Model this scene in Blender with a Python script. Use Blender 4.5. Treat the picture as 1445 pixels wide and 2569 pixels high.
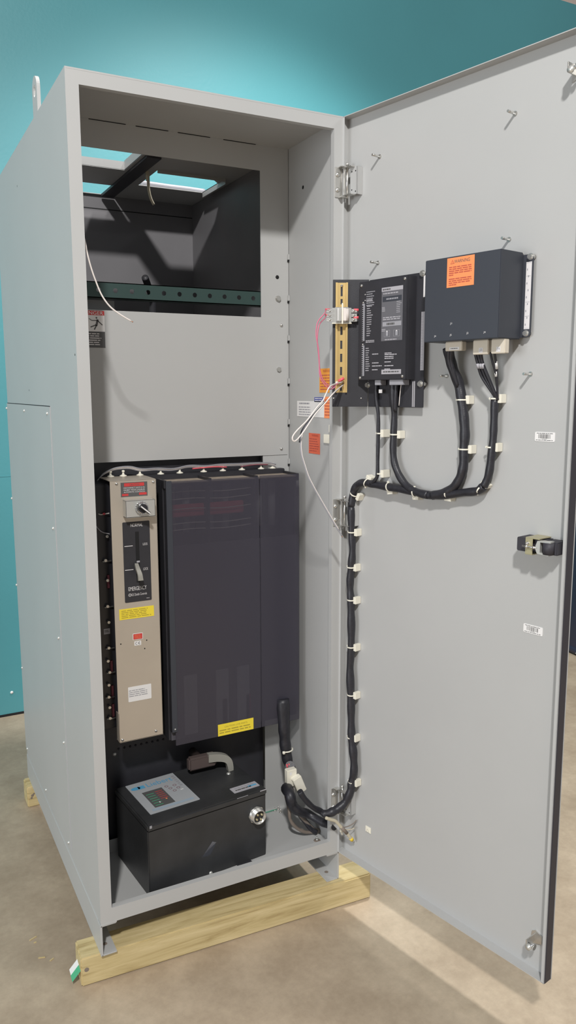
import bpy, bmesh, math, random
from mathutils import Matrix, Vector
random.seed(7)
for o in list(bpy.data.objects): bpy.data.objects.remove(o)
SC = bpy.context.scene
COL = SC.collection

# ------------------------------------------------------------------ camera
cam_d = bpy.data.cameras.new('camera')
cam = bpy.data.objects.new('camera', cam_d); COL.objects.link(cam)
cam_d.sensor_fit = 'VERTICAL'; cam_d.sensor_height = 36.0
cam_d.lens = 1979.55 / 2569 * 36.0
cam_d.clip_start = 0.05; cam_d.clip_end = 100
YAW, PIT, ROL = 0.47953, 0.15220, -0.00272
fw = Vector((math.sin(YAW)*math.cos(PIT), math.cos(YAW)*math.cos(PIT), -math.sin(PIT)))
rt = Vector((math.cos(YAW), -math.sin(YAW), 0)); up = rt.cross(fw)
r2 = rt*math.cos(ROL) + up*math.sin(ROL); u2 = -rt*math.sin(ROL) + up*math.cos(ROL)
mw = Matrix((r2, u2, -fw)).transposed().to_4x4()
mw.translation = (-0.46832, -2.06643, 1.69651)
cam.matrix_world = mw
SC.camera = cam

# ------------------------------------------------------------------ light and exposure
SC.view_settings.view_transform = 'Standard'
SC.view_settings.look = 'None'
SC.view_settings.exposure = 0.0
SC.view_settings.gamma = 1.0
SC.view_settings.use_curve_mapping = False
world = bpy.data.worlds.new('room_light'); SC.world = world
world.use_nodes = True
bg = world.node_tree.nodes['Background']
bg.inputs[0].default_value = (0.95, 0.97, 1.0, 1); bg.inputs[1].default_value = 0.27

def area_lamp(name, loc, aim, size, power, color=(1, 1, 1), shape='DISK', size_y=None):
    d = bpy.data.lights.new(name, 'AREA'); d.shape = shape; d.size = size; d.energy = power; d.color = color
    if size_y: d.size_y = size_y
    o = bpy.data.objects.new(name, d); COL.objects.link(o); o.location = loc
    o.rotation_euler = (Vector(loc) - Vector(aim)).to_track_quat('Z', 'Y').to_euler()
    return o
# high-bay lamps hung over the shop floor, and an unseen fill light added on the left
area_lamp('high_bay_lamp', (-1.55, -4.0, 5.2), (0.5, 0.0, 1.0), 0.34, 285, (1.0, 0.98, 0.955))
area_lamp('left_fill_light', (-7.0, -2.2, 1.75), (0.8, -0.5, 0.9), 3.2, 235, (0.93, 0.96, 1.0), 'RECTANGLE', 2.6)  # added fill, brightens the open door and the left side
def bay(loc, power, cone, blend, soft):
    d = bpy.data.lights.new('overhead_spot', 'SPOT'); d.energy = power; d.spot_size = math.radians(cone); d.spot_blend = blend
    d.shadow_soft_size = soft; d.color = (1.0, 0.98, 0.955)
    o = bpy.data.objects.new('overhead_spot', d); COL.objects.link(o); o.location = loc
bay((4.6, -3.6, 5.2), 345, 136, 0.35, 0.3)  # unseen lamp added to fill the floor shadow at front right
bay((1.5, 0.55, 4.9), 520, 104, 0.40, 0.18)

# ------------------------------------------------------------------ measured points (metres; door points are distance from hinge, height)
STUDS = [(0.1007, 2.3449), (0.543, 2.3464), (0.0998, 2.0576), (0.5394, 2.0597), (0.3595, 1.7349), (0.6152, 1.7355)]
TRUNK = [(0.5302, 1.6763), (0.5304, 1.6169), (0.5298, 1.577), (0.526, 1.5265), (0.5204, 1.4855), (0.5071, 1.4537), (0.4865, 1.4394), (0.4409, 1.4308), (0.3612, 1.4154), (0.305, 1.4132), (0.2464, 1.4187), (0.1776, 1.4215), (0.1137, 1.4239), (0.0807, 1.4258), (0.0523, 1.4185), (0.0321, 1.396), (0.0224, 1.3485), (0.0252, 1.2687), (0.0294, 1.2133), (0.0249, 1.1587), (0.0203, 1.1049), (0.0245, 1.0549), (0.0272, 0.9852), (0.0283, 0.9042), (0.024, 0.8287), (0.0286, 0.7472), (0.0314, 0.6725), (0.0341, 0.6066), (0.0421, 0.5557), (0.0464, 0.5033), (0.038, 0.4565), (0.0258, 0.4063), (-0.0203, 0.3451), (-0.0839, 0.2963)]
BR_A = [(0.4023, 1.8047), (0.4032, 1.7782), (0.4083, 1.7475), (0.4199, 1.7115), (0.4291, 1.6737), (0.4386, 1.6246), (0.4428, 1.5835), (0.4417, 1.5451), (0.4419, 1.5055), (0.4341, 1.4735), (0.4141, 1.4453), (0.3814, 1.425), (0.3404, 1.4134)]
BR_B = [(0.1967, 1.7188), (0.1978, 1.6744), (0.1959, 1.6298), (0.1942, 1.5735), (0.1937, 1.5282), (0.2008, 1.4888), (0.223, 1.453), (0.2536, 1.4284), (0.2905, 1.4162), (0.3264, 1.4131)]
BR_C = [(0.1282, 1.7172), (0.1291, 1.674), (0.1379, 1.6285), (0.139, 1.5746), (0.1387, 1.5134), (0.1383, 1.4574), (0.1306, 1.4404), (0.1114, 1.4258)]
BR_D = [(0.5047, 1.7889), (0.5082, 1.7626), (0.5132, 1.7303), (0.5374, 1.6911), (0.5464, 1.6737)]
BR_D0 = [(0.4973, 1.7895), (0.5008, 1.763), (0.5058, 1.7305), (0.5302, 1.6911), (0.5392, 1.6735)]
BR_D1 = [(0.5057, 1.7892), (0.5092, 1.7627), (0.5154, 1.7304), (0.5337, 1.6911), (0.5404, 1.6735)]
BR_D2 = [(0.5141, 1.7889), (0.5152, 1.7626), (0.5263, 1.7253), (0.5361, 1.6911), (0.5404, 1.6735)]
BR_D3 = [(0.5424, 1.7878), (0.5446, 1.7637), (0.5457, 1.7396), (0.5425, 1.7057), (0.5404, 1.6735)]
BR_D4 = [(0.5551, 1.7873), (0.5537, 1.7682), (0.5487, 1.7491), (0.5437, 1.7057), (0.5404, 1.6735)]
TIES_V = [(0.0269, 1.2689), (0.0249, 1.1587), (0.0263, 1.0553), (0.0283, 0.9042), (0.0304, 0.7478), (0.0323, 0.6059), (0.038, 0.4565), (0.4291, 1.6727), (0.4417, 1.5451), (0.5302, 1.6763), (0.5247, 1.5546), (0.1428, 1.5749), (0.1452, 1.4582), (0.1957, 1.5736)]
TIES_H = [(0.0357, 1.3866), (0.089, 1.4265), (0.1776, 1.4215), (0.276, 1.4159), (0.3909, 1.4238), (0.4976, 1.4446)]
BARS = [(0.6355, 1.5971), (0.6896, 1.5745), (0.6268, 1.1142), (0.6816, 1.092)]
PAD = [(0.081, 0.318), (0.1045, 0.2984)]
LATCH = [(0.6298, 1.3408), (0.6314, 1.3082), (0.6575, 1.3467), (0.6751, 1.3051), (0.6894, 1.3444), (0.7339, 1.346), (0.7358, 1.3118)]
ROLL = [(0.7061, 2.3976), (0.7075, 2.3729), (0.706, 0.2726)]
PLATE = [(0.0928, 2.0086), (0.295, 2.011), (0.3004, 1.6503), (0.0783, 1.6494)]
MODULE = [(0.0857, 2.002), (0.2641, 1.9994), (0.0802, 1.73), (0.2629, 1.7234)]
MODSCREW = [(0.0927, 1.9902), (0.2562, 1.9924), (0.0903, 1.7333), (0.2528, 1.7352)]
PLSCREW = [(0.2872, 2.0056), (0.2875, 1.7147), (0.0873, 1.713)]
MLABEL = [(0.1718, 1.9769), (0.2524, 1.9763), (0.1747, 1.8402), (0.2476, 1.8291)]
MNAME = [(0.175, 1.7529), (0.248, 1.7546), (0.1752, 1.742), (0.2483, 1.7428)]
MTEXT = [(0.1135, 1.9718), (0.1506, 1.9737), (0.1015, 1.9335), (0.0984, 1.8319), (0.1445, 1.7303)]
MCON = [(0.1408, 1.7237), (0.1642, 1.7234), (0.141, 1.7136), (0.1992, 1.7242), (0.2496, 1.7236), (0.1995, 1.7143)]
STRIP = [(0.2874, 1.9061), (0.2958, 1.9055), (0.285, 1.7511), (0.297, 2.0004), (0.2932, 1.9441), (0.2601, 1.7236), (0.2673, 1.7235), (0.2592, 1.6508)]
BOXF = [(0.3652, 2.0201), (0.5917, 2.0216), (0.3634, 1.8189), (0.591, 1.8172)]
BOXB = [(0.6192, 2.0138), (0.6169, 1.8249), (0.5929, 2.0209)]
WARN = [(0.4348, 2.0162), (0.5161, 2.018), (0.436, 1.9467), (0.5167, 1.9471)]
BMARK = [(0.4018, 1.8318), (0.4512, 1.8321), (0.4515, 1.86), (0.5023, 1.834), (0.5526, 1.8331)]
BSCREW = [(0.5881, 2.0174), (0.6114, 2.009), (0.5862, 1.8273), (0.6071, 1.8318)]
BLAB = [(0.6021, 1.9983), (0.6216, 1.9968), (0.6011, 1.8415), (0.6198, 1.8413)]
CONN = [(0.4099, 1.8209), (0.4628, 1.8203), (0.4121, 1.7959), (0.4968, 1.8224), (0.5417, 1.8202), (0.4983, 1.7838), (0.5508, 1.8225), (0.5895, 1.8205), (0.5525, 1.7837)]
SHELF = [(0.0924, 2.0082), (0.1066, 2.0078)]
BRK_O = (0.8155, -0.1026, 0.0)
BRK = [(-0.1028, 2.0129), (-0.0103, 2.0139), (-0.1007, 1.6509), (-0.0059, 1.6495)]
BRKHOLE = [(-0.0985, 1.6752), (-0.0179, 1.675)]
RAIL = [(-0.0952, 2.0022), (-0.0576, 2.0021), (-0.0978, 1.6925), (-0.0606, 1.6913)]
RAILSLOT = [(-0.0765, 1.9806), (-0.0762, 1.9495), (-0.0768, 1.8678), (-0.0776, 1.8283), (-0.0785, 1.7909), (-0.0794, 1.7533), (-0.0802, 1.7028)]
RAILSCREW = [(-0.0767, 1.9936), (-0.0712, 1.7246)]
RELAY = [(-0.1213, 1.9289), (-0.0329, 1.9287), (-0.1211, 1.8913), (-0.0325, 1.8911), (-0.0919, 1.9343), (-0.062, 1.8901)]
REDW1 = [(0.6767, -0.13, 1.9166), (0.6551, -0.13, 1.9093), (0.6324, -0.13, 1.8837), (0.6274, -0.13, 1.8493), (0.6339, -0.13, 1.8171), (0.6378, -0.13, 1.7792), (0.6392, -0.13, 1.7411), (0.6522, -0.13, 1.717), (0.6729, -0.13, 1.7016), (0.6911, -0.13, 1.7082)]
REDW2 = [(0.6827, -0.12, 1.9048), (0.6622, -0.12, 1.8975), (0.6432, -0.12, 1.8773), (0.6369, -0.12, 1.8393), (0.6409, -0.12, 1.796), (0.6462, -0.12, 1.7523), (0.6579, -0.12, 1.7249), (0.6814, -0.12, 1.7083), (0.7049, -0.12, 1.7172)]
WHITEW = [(0.685, -0.14, 1.7236), (0.6696, -0.14, 1.7104), (0.6542, -0.14, 1.6884), (0.644, -0.14, 1.6697), (0.6249, -0.14, 1.6512), (0.5933, -0.14, 1.6155), (0.562, -0.14, 1.5887), (0.5483, -0.14, 1.5716), (0.5508, -0.14, 1.5606), (0.562, -0.14, 1.5635), (0.5871, -0.14, 1.5903), (0.6186, -0.14, 1.6315), (0.6505, -0.14, 1.662), (0.6801, -0.14, 1.6916), (0.6995, -0.14, 1.7126)]
BLACKW = [(0.709, -0.12, 1.7105), (0.6816, -0.12, 1.6804), (0.6427, -0.12, 1.6473), (0.6107, -0.12, 1.6145), (0.5879, -0.12, 1.5872), (0.5803, -0.12, 1.5541), (0.5828, -0.12, 1.5206), (0.5917, -0.12, 1.4922), (0.6045, -0.12, 1.4577), (0.624, -0.12, 1.4224), (0.6477, -0.12, 1.3842), (0.6677, -0.12, 1.3527), (0.6906, -0.12, 1.317), (0.7043, -0.12, 1.2971), (0.7167, -0.12, 1.2783)]
LWIRE = [(0.0384, 0.02, 2.0691), (0.0416, 0.02, 2.0478), (0.0502, 0.02, 2.0112), (0.0612, 0.02, 1.9773), (0.0753, 0.02, 1.9432), (0.0951, 0.02, 1.916), (0.1208, 0.02, 1.8968), (0.1522, 0.02, 1.8797)]
YCAB = [(0.4553, 0.8, 2.5065), (0.4616, 0.8, 2.4735), (0.462, 0.8, 2.4397), (0.4627, 0.8, 2.4126), (0.4692, 0.8, 2.3833), (0.4804, 0.8, 2.3612)]
TUBE = [(0.5104, 1.05, 2.4788), (0.7803, 1.05, 2.49), (0.5101, 1.05, 2.467)]
ROD = [(0.3448, 0.5, 2.0615), (0.3658, 0.5, 2.0464), (0.3871, 0.5, 2.0349)]
SLOTS = [(0.1397, 0.3306, 2.4726), (0.2485, 0.3404, 2.4726), (0.2787, 0.3408, 2.4726), (0.3792, 0.3466, 2.4726), (0.4098, 0.3436, 2.4726), (0.5146, 0.3459, 2.4726), (0.5592, 0.3408, 2.4726), (0.6702, 0.3432, 2.4726)]
TABS = [(0.7888, 0.336, 2.1348), (0.7884, 0.336, 2.0027), (0.7881, 0.336, 1.8725), (0.788, 0.336, 1.8659), (0.7892, 0.336, 1.7297), (0.7888, 0.336, 1.5927), (0.7885, 0.336, 1.4576)]
BOLTS = [(0.7476, 0.335, 1.9993), (0.748, 0.335, 1.7679)]
SCREWS = [(0.7581, 0.333, 1.9131), (0.7563, 0.333, 1.5015)]
HOLE = [(0.7455, 0.336, 2.0683), (0.8398, 0.336, 2.3603)]
HOLE2 = [(0.7885, 0.2417, 2.3342)]
SIDE = [(0.0, 0.7483, 2.3612), (0.0, 0.7224, 1.7013), (0.0, 0.0186, 1.79), (0.0, 1.2356, 1.6495), (-0.0, 0.3739, 1.6523), (-0.0, 0.4029, 0.5757), (0.0, 0.3824, 0.243)]
SSCREW = [(0.0, 1.2422, 1.6322), (0.0, 0.8318, 1.6311), (0.0, 0.4159, 1.6312), (0.0, 1.2389, 1.2726), (0.0, 0.4093, 1.2778), (0.0, 1.2409, 0.9148), (0.0, 0.4048, 0.9263), (0.0, 1.2153, 0.5687), (0.0, 0.4026, 0.5772), (0.0, 1.1971, 0.2216), (0.0, 0.79, 0.2303), (0.0, 0.4035, 0.2274)]
EYE = [(0.02, 0.4159, 2.5902), (0.02, 0.3787, 2.5697), (0.02, 0.3708, 2.5091), (0.02, 0.4622, 2.5367)]
FLOORH = [(0.7165, 0.2, 0.5727), (0.692, 0.2, 0.5777), (0.6948, 0.2, 0.5268), (0.6993, 0.2, 0.4825), (0.7068, 0.2, 0.4372), (0.7192, 0.2, 0.408)]
PLUG1 = [(0.6763, 0.15, 0.4404), (0.7143, 0.15, 0.4314), (0.6761, 0.15, 0.3802), (0.7143, 0.15, 0.3708)]
PLUG2 = [(0.7082, 0.13, 0.4175), (0.7296, 0.13, 0.3619), (0.6944, 0.13, 0.3563), (0.7281, 0.13, 0.3551)]
HLOW = [(0.6666, 0.1, 0.403), (0.6636, 0.1, 0.3713), (0.671, 0.1, 0.3339), (0.6965, 0.1, 0.3058), (0.7347, 0.1, 0.2842), (0.7735, 0.1, 0.2695), (0.8001, 0.1, 0.2712)]
HLOW2 = [(0.678, 0.06, 0.4008), (0.6974, 0.06, 0.3679), (0.7276, 0.06, 0.3319), (0.7628, 0.06, 0.3041), (0.7968, 0.06, 0.298)]
HLOOP = [(0.6694, 0.12, 0.3102), (0.6738, 0.12, 0.273), (0.695, 0.12, 0.2383), (0.7304, 0.12, 0.211), (0.7694, 0.12, 0.1913), (0.7852, 0.12, 0.1854), (0.7615, 0.12, 0.2156), (0.735, 0.12, 0.2463), (0.7104, 0.12, 0.2777)]
SHLD = [(0.705, -0.05, 0.3582), (0.7241, -0.05, 0.3449), (0.7434, -0.05, 0.337), (0.7644, -0.05, 0.3147), (0.7888, -0.05, 0.283), (0.8135, -0.05, 0.2481)]
LUG = [(0.6934, 0.3224, 0.1938), (0.7162, 0.3197, 0.1938), (0.7314, 0.3273, 0.1938), (0.7317, 0.3023, 0.1938), (0.7697, 0.0794, 0.1938)]
CHIPS = [(-0.1456, 0.2955, 0.0), (-0.1372, 0.1956, -0.0), (-0.1121, 0.1728, 0.0), (-0.1434, 0.2739, 0.0), (-0.0781, 0.5556, 0.0)]
NAVY = [(3.5332, 1.6034, 0.0), (3.4381, 1.4696, -0.0), (3.4215, 1.4078, 0.0)]
BIRD = [(0.0694, 2.13, 0.1265)]
HANDLE = [(0.3704, 0.26, 0.4954), (0.4423, 0.26, 0.4931), (0.4896, 0.26, 0.4753), (0.5112, 0.26, 0.4589), (0.5165, 0.26, 0.4217)]
DOOR_O = (0.7917, -0.0209, 0.0); TH = 1.35718
LBOLT = [(0.1343, 0.24, 1.2684), (0.1268, 0.24, 1.196), (0.1305, 0.24, 1.1342), (0.1276, 0.24, 1.0541), (0.1294, 0.24, 1.0039), (0.1264, 0.24, 0.9237), (0.1225, 0.24, 0.8825), (0.1261, 0.24, 0.8462), (0.1221, 0.24, 0.8059), (0.1207, 0.24, 0.7676), (0.1219, 0.24, 0.7337), (0.1219, 0.24, 0.6987)]
LOOMW = [(0.1211, 0.3, 1.43), (0.1362, 0.3, 1.4462), (0.1586, 0.3, 1.4572), (0.1834, 0.3, 1.4633), (0.2208, 0.3, 1.464), (0.2584, 0.3, 1.4548), (0.3097, 0.3, 1.4548), (0.362, 0.3, 1.451), (0.4155, 0.3, 1.4586), (0.4699, 0.3, 1.4548), (0.5254, 0.3, 1.4574), (0.582, 0.3, 1.4562), (0.6398, 0.3, 1.4562), (0.6988, 0.3, 1.4549), (0.7257, 0.3, 1.4483)]
LOOMT = [(0.1638, 0.33, 1.4481), (0.2037, 0.33, 1.4461), (0.257, 0.33, 1.4434), (0.3246, 0.33, 1.4426), (0.3884, 0.33, 1.4407), (0.4704, 0.33, 1.4406), (0.5378, 0.33, 1.4399), (0.6068, 0.33, 1.4393), (0.6775, 0.33, 1.4386), (0.721, 0.33, 1.4379)]
SHLDW = [(0.7109, -0.055, 0.3565), (0.7285, -0.055, 0.3463), (0.7464, -0.055, 0.336), (0.7674, -0.055, 0.3096), (0.7887, -0.055, 0.2829), (0.8103, -0.055, 0.2517)]
TAIL = [(0.037, -0.0, 0.426), (0.026, -0.012, 0.3886), (0.0164, -0.0379, 0.369), (0.0082, -0.0616, 0.3617), (-0.007, -0.0753, 0.3546)]
W, Z0, ZT, D = 0.7917, 0.1878, 2.4756, 1.2244
FZ = Z0 + 0.003

# ------------------------------------------------------------------ materials
def mat(name, col, rough=0.5, metal=0.0, var=0.0, scale=40, bump=0.0, bscale=200, alpha=1.0, spec=0.5, emit=None):
    m = bpy.data.materials.new(name); m.use_nodes = True
    nt = m.node_tree; b = nt.nodes['Principled BSDF']
    b.inputs['Base Color'].default_value = (*col, 1); b.inputs['Roughness'].default_value = rough
    b.inputs['Metallic'].default_value = metal; b.inputs['Alpha'].default_value = alpha
    b.inputs['Specular IOR Level'].default_value = spec
    tc = None
    if var or bump:
        tc = nt.nodes.new('ShaderNodeTexCoord')
    if var:
        n = nt.nodes.new('ShaderNodeTexNoise'); n.inputs['Scale'].default_value = scale; n.inputs['Detail'].default_value = 5
        nt.links.new(tc.outputs['Object'], n.inputs['Vector'])
        r = nt.nodes.new('ShaderNodeMapRange'); r.inputs['From Min'].default_value = .3; r.inputs['From Max'].default_value = .7
        r.inputs['To Min'].default_value = 1-var; r.inputs['To Max'].default_value = 1+var
        nt.links.new(n.outputs['Fac'], r.inputs['Value'])
        v = nt.nodes.new('ShaderNodeVectorMath'); v.operation = 'SCALE'; v.inputs[0].default_value = col
        nt.links.new(r.outputs['Result'], v.inputs['Scale']); nt.links.new(v.outputs['Vector'], b.inputs['Base Color'])
    if bump:
        n2 = nt.nodes.new('ShaderNodeTexNoise'); n2.inputs['Scale'].default_value = bscale; n2.inputs['Detail'].default_value = 3
        nt.links.new(tc.outputs['Object'], n2.inputs['Vector'])
        bp = nt.nodes.new('ShaderNodeBump'); bp.inputs['Strength'].default_value = bump; bp.inputs['Distance'].default_value = .002
        nt.links.new(n2.outputs['Fac'], bp.inputs['Height']); nt.links.new(bp.outputs['Normal'], b.inputs['Normal'])
    return m

GREY = mat('grey_paint', (.455, .458, .452), .42, var=.02, scale=3, bump=.05, bscale=500)
TEAL = mat('teal_wall_paint', (.070, .288, .325), .5, spec=.8, var=.05, scale=1.2, bump=.25, bscale=60)
BEIGE = mat('beige_paint', (.55, .45, .40), .7, var=.03)
BLACK = mat('black_paint', (.030, .030, .036), .45, var=.1, scale=20, bump=.1, bscale=400)
BLACKG = mat('black_gloss', (.028, .028, .034), .28)
BOXBLK = mat('black_worn_paint', (.034, .035, .037), .42, var=.25, scale=9, bump=.15, bscale=150)
SLATEB = mat('slate_sheet', (.085, .082, .098), .5)
SLATE = mat('slate_black_paint', (.042, .047, .060), .5, bump=.08, bscale=600)
RUB = mat('black_rubber', (.035, .033, .042), .6)
LOOM = mat('black_loom', (.022, .022, .028), .42, var=.2, scale=120, bump=.2, bscale=300)
STEEL = mat('brushed_steel', (.60, .54, .46), .42, metal=.55, var=.03, scale=8)
STEELB = mat('bright_steel', (.66, .66, .63), .35, metal=.6)
ZINC = mat('zinc_plate', (.66, .65, .62), .28, metal=.85)
CHROME = mat('chrome', (.85, .85, .85), .12, metal=1.0)
BRASS = mat('yellow_chromate', (.72, .52, .22), .35, metal=.55, var=.05, scale=30)
BRASSP = mat('yellow_chromate_bright', (.55, .50, .32), .35, metal=.6)
GREENP = mat('dark_green_paint', (.030, .060, .055), .4)
IVORY = mat('ivory_nylon', (.82, .79, .68), .45)
SHADEGREY = mat('shaded_grey_paint', (.20, .195, .205), .55, var=.06, scale=5)  # darker version of the cabinet grey, rear compartment shade put into the colour
PLUG = mat('cream_nylon', (.66, .60, .50), .5)
WHITE = mat('white_paper', (.80, .79, .78), .5)
WHITEP = mat('white_insulation', (.78, .72, .68), .4)
OFFW = mat('pale_print', (.72, .70, .70), .5)
GREYP = mat('grey_print', (.33, .33, .36), .5)
DKPRINT = mat('dark_print', (.10, .10, .10), .5)
LTPRINT = mat('light_grey_print', (.42, .41, .44), .5)
MIDP = mat('mid_grey_print', (.13, .13, .145), .5)
ORANGE = mat('orange_sticker', (.95, .30, .11), .5)
ORANGEP = mat('orange_print', (.50, .10, .06), .5)
ORANGEL = mat('amber_sticker', (.85, .34, .04), .5)
REDOR = mat('red_orange_sticker', (.72, .14, .07), .5)
REDORP = mat('red_orange_print', (.42, .07, .05), .5)
YELL = mat('yellow_sticker', (.88, .70, .05), .45)
YELLP = mat('yellow_print', (.42, .33, .04), .5)
RED = mat('red_sticker', (.60, .05, .05), .5)
PINK = mat('pink_insulation', (.68, .18, .28), .4)
CRIMP = mat('red_crimp', (.80, .12, .15), .35)
BLUE = mat('blue_sticker', (.10, .12, .38), .5)
CYAN = mat('blue_print', (.10, .38, .62), .5)
PANELG = mat('silver_overlay', (.40, .42, .44), .45)
PANELB = mat('silver_blue_overlay', (.34, .42, .50), .45)
DUST = mat('dusty_top', (.30, .25, .20), .8, var=.15, scale=60)
RODM = mat('dark_conduit', (.03, .03, .035), .5)
NAVY = mat('navy_enamel', (.030, .034, .065), .4)
HUBM = mat('brown_enamel', (.10, .075, .070), .5)
LEVER = mat('cast_grey', (.36, .35, .31), .5, metal=.2)
COPPER = mat('copper', (.75, .36, .22), .35, metal=.9)
DARK = mat('dark_hole', (.006, .006, .007), .8)
MAROON = mat('maroon_bus', (.20, .05, .07), .5)
ACRY = mat('clear_plastic', (.62, .62, .60), .2, alpha=.6)
GREENW = mat('green_wire', (.10, .35, .22), .5)
YELW = mat('yellow_tape', (.85, .60, .05), .45)
BROWNL = mat('brown_grey_sleeve', (.22, .18, .15), .55)
SHEATH = mat('tan_sheath', (.55, .50, .38), .5)
GREENT = mat('green_print', (.08, .42, .22), .5)

def smoked():
    m = bpy.data.materials.new('smoked_plastic'); m.use_nodes = True; nt = m.node_tree
    b = nt.nodes['Principled BSDF']; b.inputs['Base Color'].default_value = (.066, .062, .084, 1)
    b.inputs['Roughness'].default_value = .30; b.inputs['Alpha'].default_value = .56
    return m
SMOKE = smoked()

def floor_mat():
    m = bpy.data.materials.new('worn_concrete'); m.use_nodes = True; nt = m.node_tree; b = nt.nodes['Principled BSDF']
    tc = nt.nodes.new('ShaderNodeTexCoord')
    def noise(s, d, rough=.6):
        n = nt.nodes.new('ShaderNodeTexNoise'); n.inputs['Scale'].default_value = s; n.inputs['Detail'].default_value = d
        n.inputs['Roughness'].default_value = rough
        nt.links.new(tc.outputs['Object'], n.inputs['Vector']); return n
    n1, n2, n3 = noise(1.6, 6), noise(7, 8, .7), noise(45, 6, .7)
    r1 = nt.nodes.new('ShaderNodeValToRGB'); e = r1.color_ramp.elements
    e[0].position = .32; e[0].color = (.335, .258, .183, 1); e[1].position = .70; e[1].color = (.525, .43, .322, 1)
    nt.links.new(n1.outputs['Fac'], r1.inputs['Fac'])
    r2 = nt.nodes.new('ShaderNodeValToRGB'); e = r2.color_ramp.elements
    e[0].position = .30; e[0].color = (.82, .80, .77, 1); e[1].position = .66; e[1].color = (1.06, 1.06, 1.05, 1)
    nt.links.new(n2.outputs['Fac'], r2.inputs['Fac'])
    r3 = nt.nodes.new('ShaderNodeValToRGB'); e = r3.color_ramp.elements
    e[0].position = .25; e[0].color = (.9, .9, .9, 1); e[1].position = .7; e[1].color = (1.05, 1.05, 1.05, 1)
    nt.links.new(n3.outputs['Fac'], r3.inputs['Fac'])
    def mul(a, c):
        x = nt.nodes.new('ShaderNodeMix'); x.data_type = 'RGBA'; x.blend_type = 'MULTIPLY'; x.inputs['Factor'].default_value = 1
        nt.links.new(a, x.inputs['A']); nt.links.new(c, x.inputs['B']); return x.outputs['Result']
    c = mul(mul(r1.outputs['Color'], r2.outputs['Color']), r3.outputs['Color'])
    nt.links.new(c, b.inputs['Base Color']); b.inputs['Roughness'].default_value = .55
    bp = nt.nodes.new('ShaderNodeBump'); bp.inputs['Strength'].default_value = .15; bp.inputs['Distance'].default_value = .003
    nt.links.new(n3.outputs['Fac'], bp.inputs['Height']); nt.links.new(bp.outputs['Normal'], b.inputs['Normal'])
    return m
CONC = floor_mat()

def wood_mat():
    m = bpy.data.materials.new('pine_timber'); m.use_nodes = True; nt = m.node_tree; b = nt.nodes['Principled BSDF']
    tc = nt.nodes.new('ShaderNodeTexCoord'); mp = nt.nodes.new('ShaderNodeMapping')
    mp.inputs['Scale'].default_value = (1.2, 14, 14); nt.links.new(tc.outputs['Object'], mp.inputs['Vector'])
    n = nt.nodes.new('ShaderNodeTexNoise'); n.inputs['Scale'].default_value = 3.0; n.inputs['Detail'].default_value = 7; n.inputs['Roughness'].default_value = .65
    n.inputs['Distortion'].default_value = .6
    nt.links.new(mp.outputs['Vector'], n.inputs['Vector'])
    r = nt.nodes.new('ShaderNodeValToRGB'); e = r.color_ramp.elements
    e[0].position = .30; e[0].color = (.36, .26, .11, 1); e[1].position = .68; e[1].color = (.66, .54, .30, 1)
    k = r.color_ramp.elements.new(.48); k.color = (.55, .44, .22, 1)
    nt.links.new(n.outputs['Fac'], r.inputs['Fac']); nt.links.new(r.outputs['Color'], b.inputs['Base Color'])
    b.inputs['Roughness'].default_value = .75
    bp = nt.nodes.new('ShaderNodeBump'); bp.inputs['Strength'].default_value = .3; bp.inputs['Distance'].default_value = .004
    nt.links.new(n.outputs['Fac'], bp.inputs['Height']); nt.links.new(bp.outputs['Normal'], b.inputs['Normal'])
    return m
WOOD = wood_mat()

# ------------------------------------------------------------------ mesh builder
_tc = {}
def text_geo(s):
    if s in _tc: return _tc[s]
    cu = bpy.data.curves.new('glyphs', 'FONT'); cu.body = s; cu.size = 1; cu.resolution_u = 3
    ob = bpy.data.objects.new('glyphs', cu); COL.objects.link(ob)
    bpy.context.view_layer.update()
    dg = bpy.context.evaluated_depsgraph_get(); ev = ob.evaluated_get(dg); me = ev.to_mesh()
    vs = [(v.co.x, v.co.y) for v in me.vertices]; fs = [tuple(p.vertices) for p in me.polygons]
    ev.to_mesh_clear(); bpy.data.objects.remove(ob); bpy.data.curves.remove(cu)
    x0, x1 = min(v[0] for v in vs), max(v[0] for v in vs); y0, y1 = min(v[1] for v in vs), max(v[1] for v in vs)
    vs = [((x-x0)/(x1-x0), (y-y0)/(y1-y0)) for x, y in vs]
    _tc[s] = (vs, fs); return _tc[s]

def catmull(pts, n=6):
    pts = [Vector(p) for p in pts]
    if len(pts) < 3 or n < 2: return pts
    P = [pts[0]*2-pts[1]] + pts + [pts[-1]*2-pts[-2]]; out = []
    for i in range(1, len(P)-2):
        a, b, c, d = P[i-1:i+3]
        for k in range(n):
            t = k/n
            out.append(.5*((2*b)+(c-a)*t+(2*a-5*b+4*c-d)*t*t+(3*b-a-3*c+d)*t**3))
    out.append(pts[-1]); return out

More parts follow.
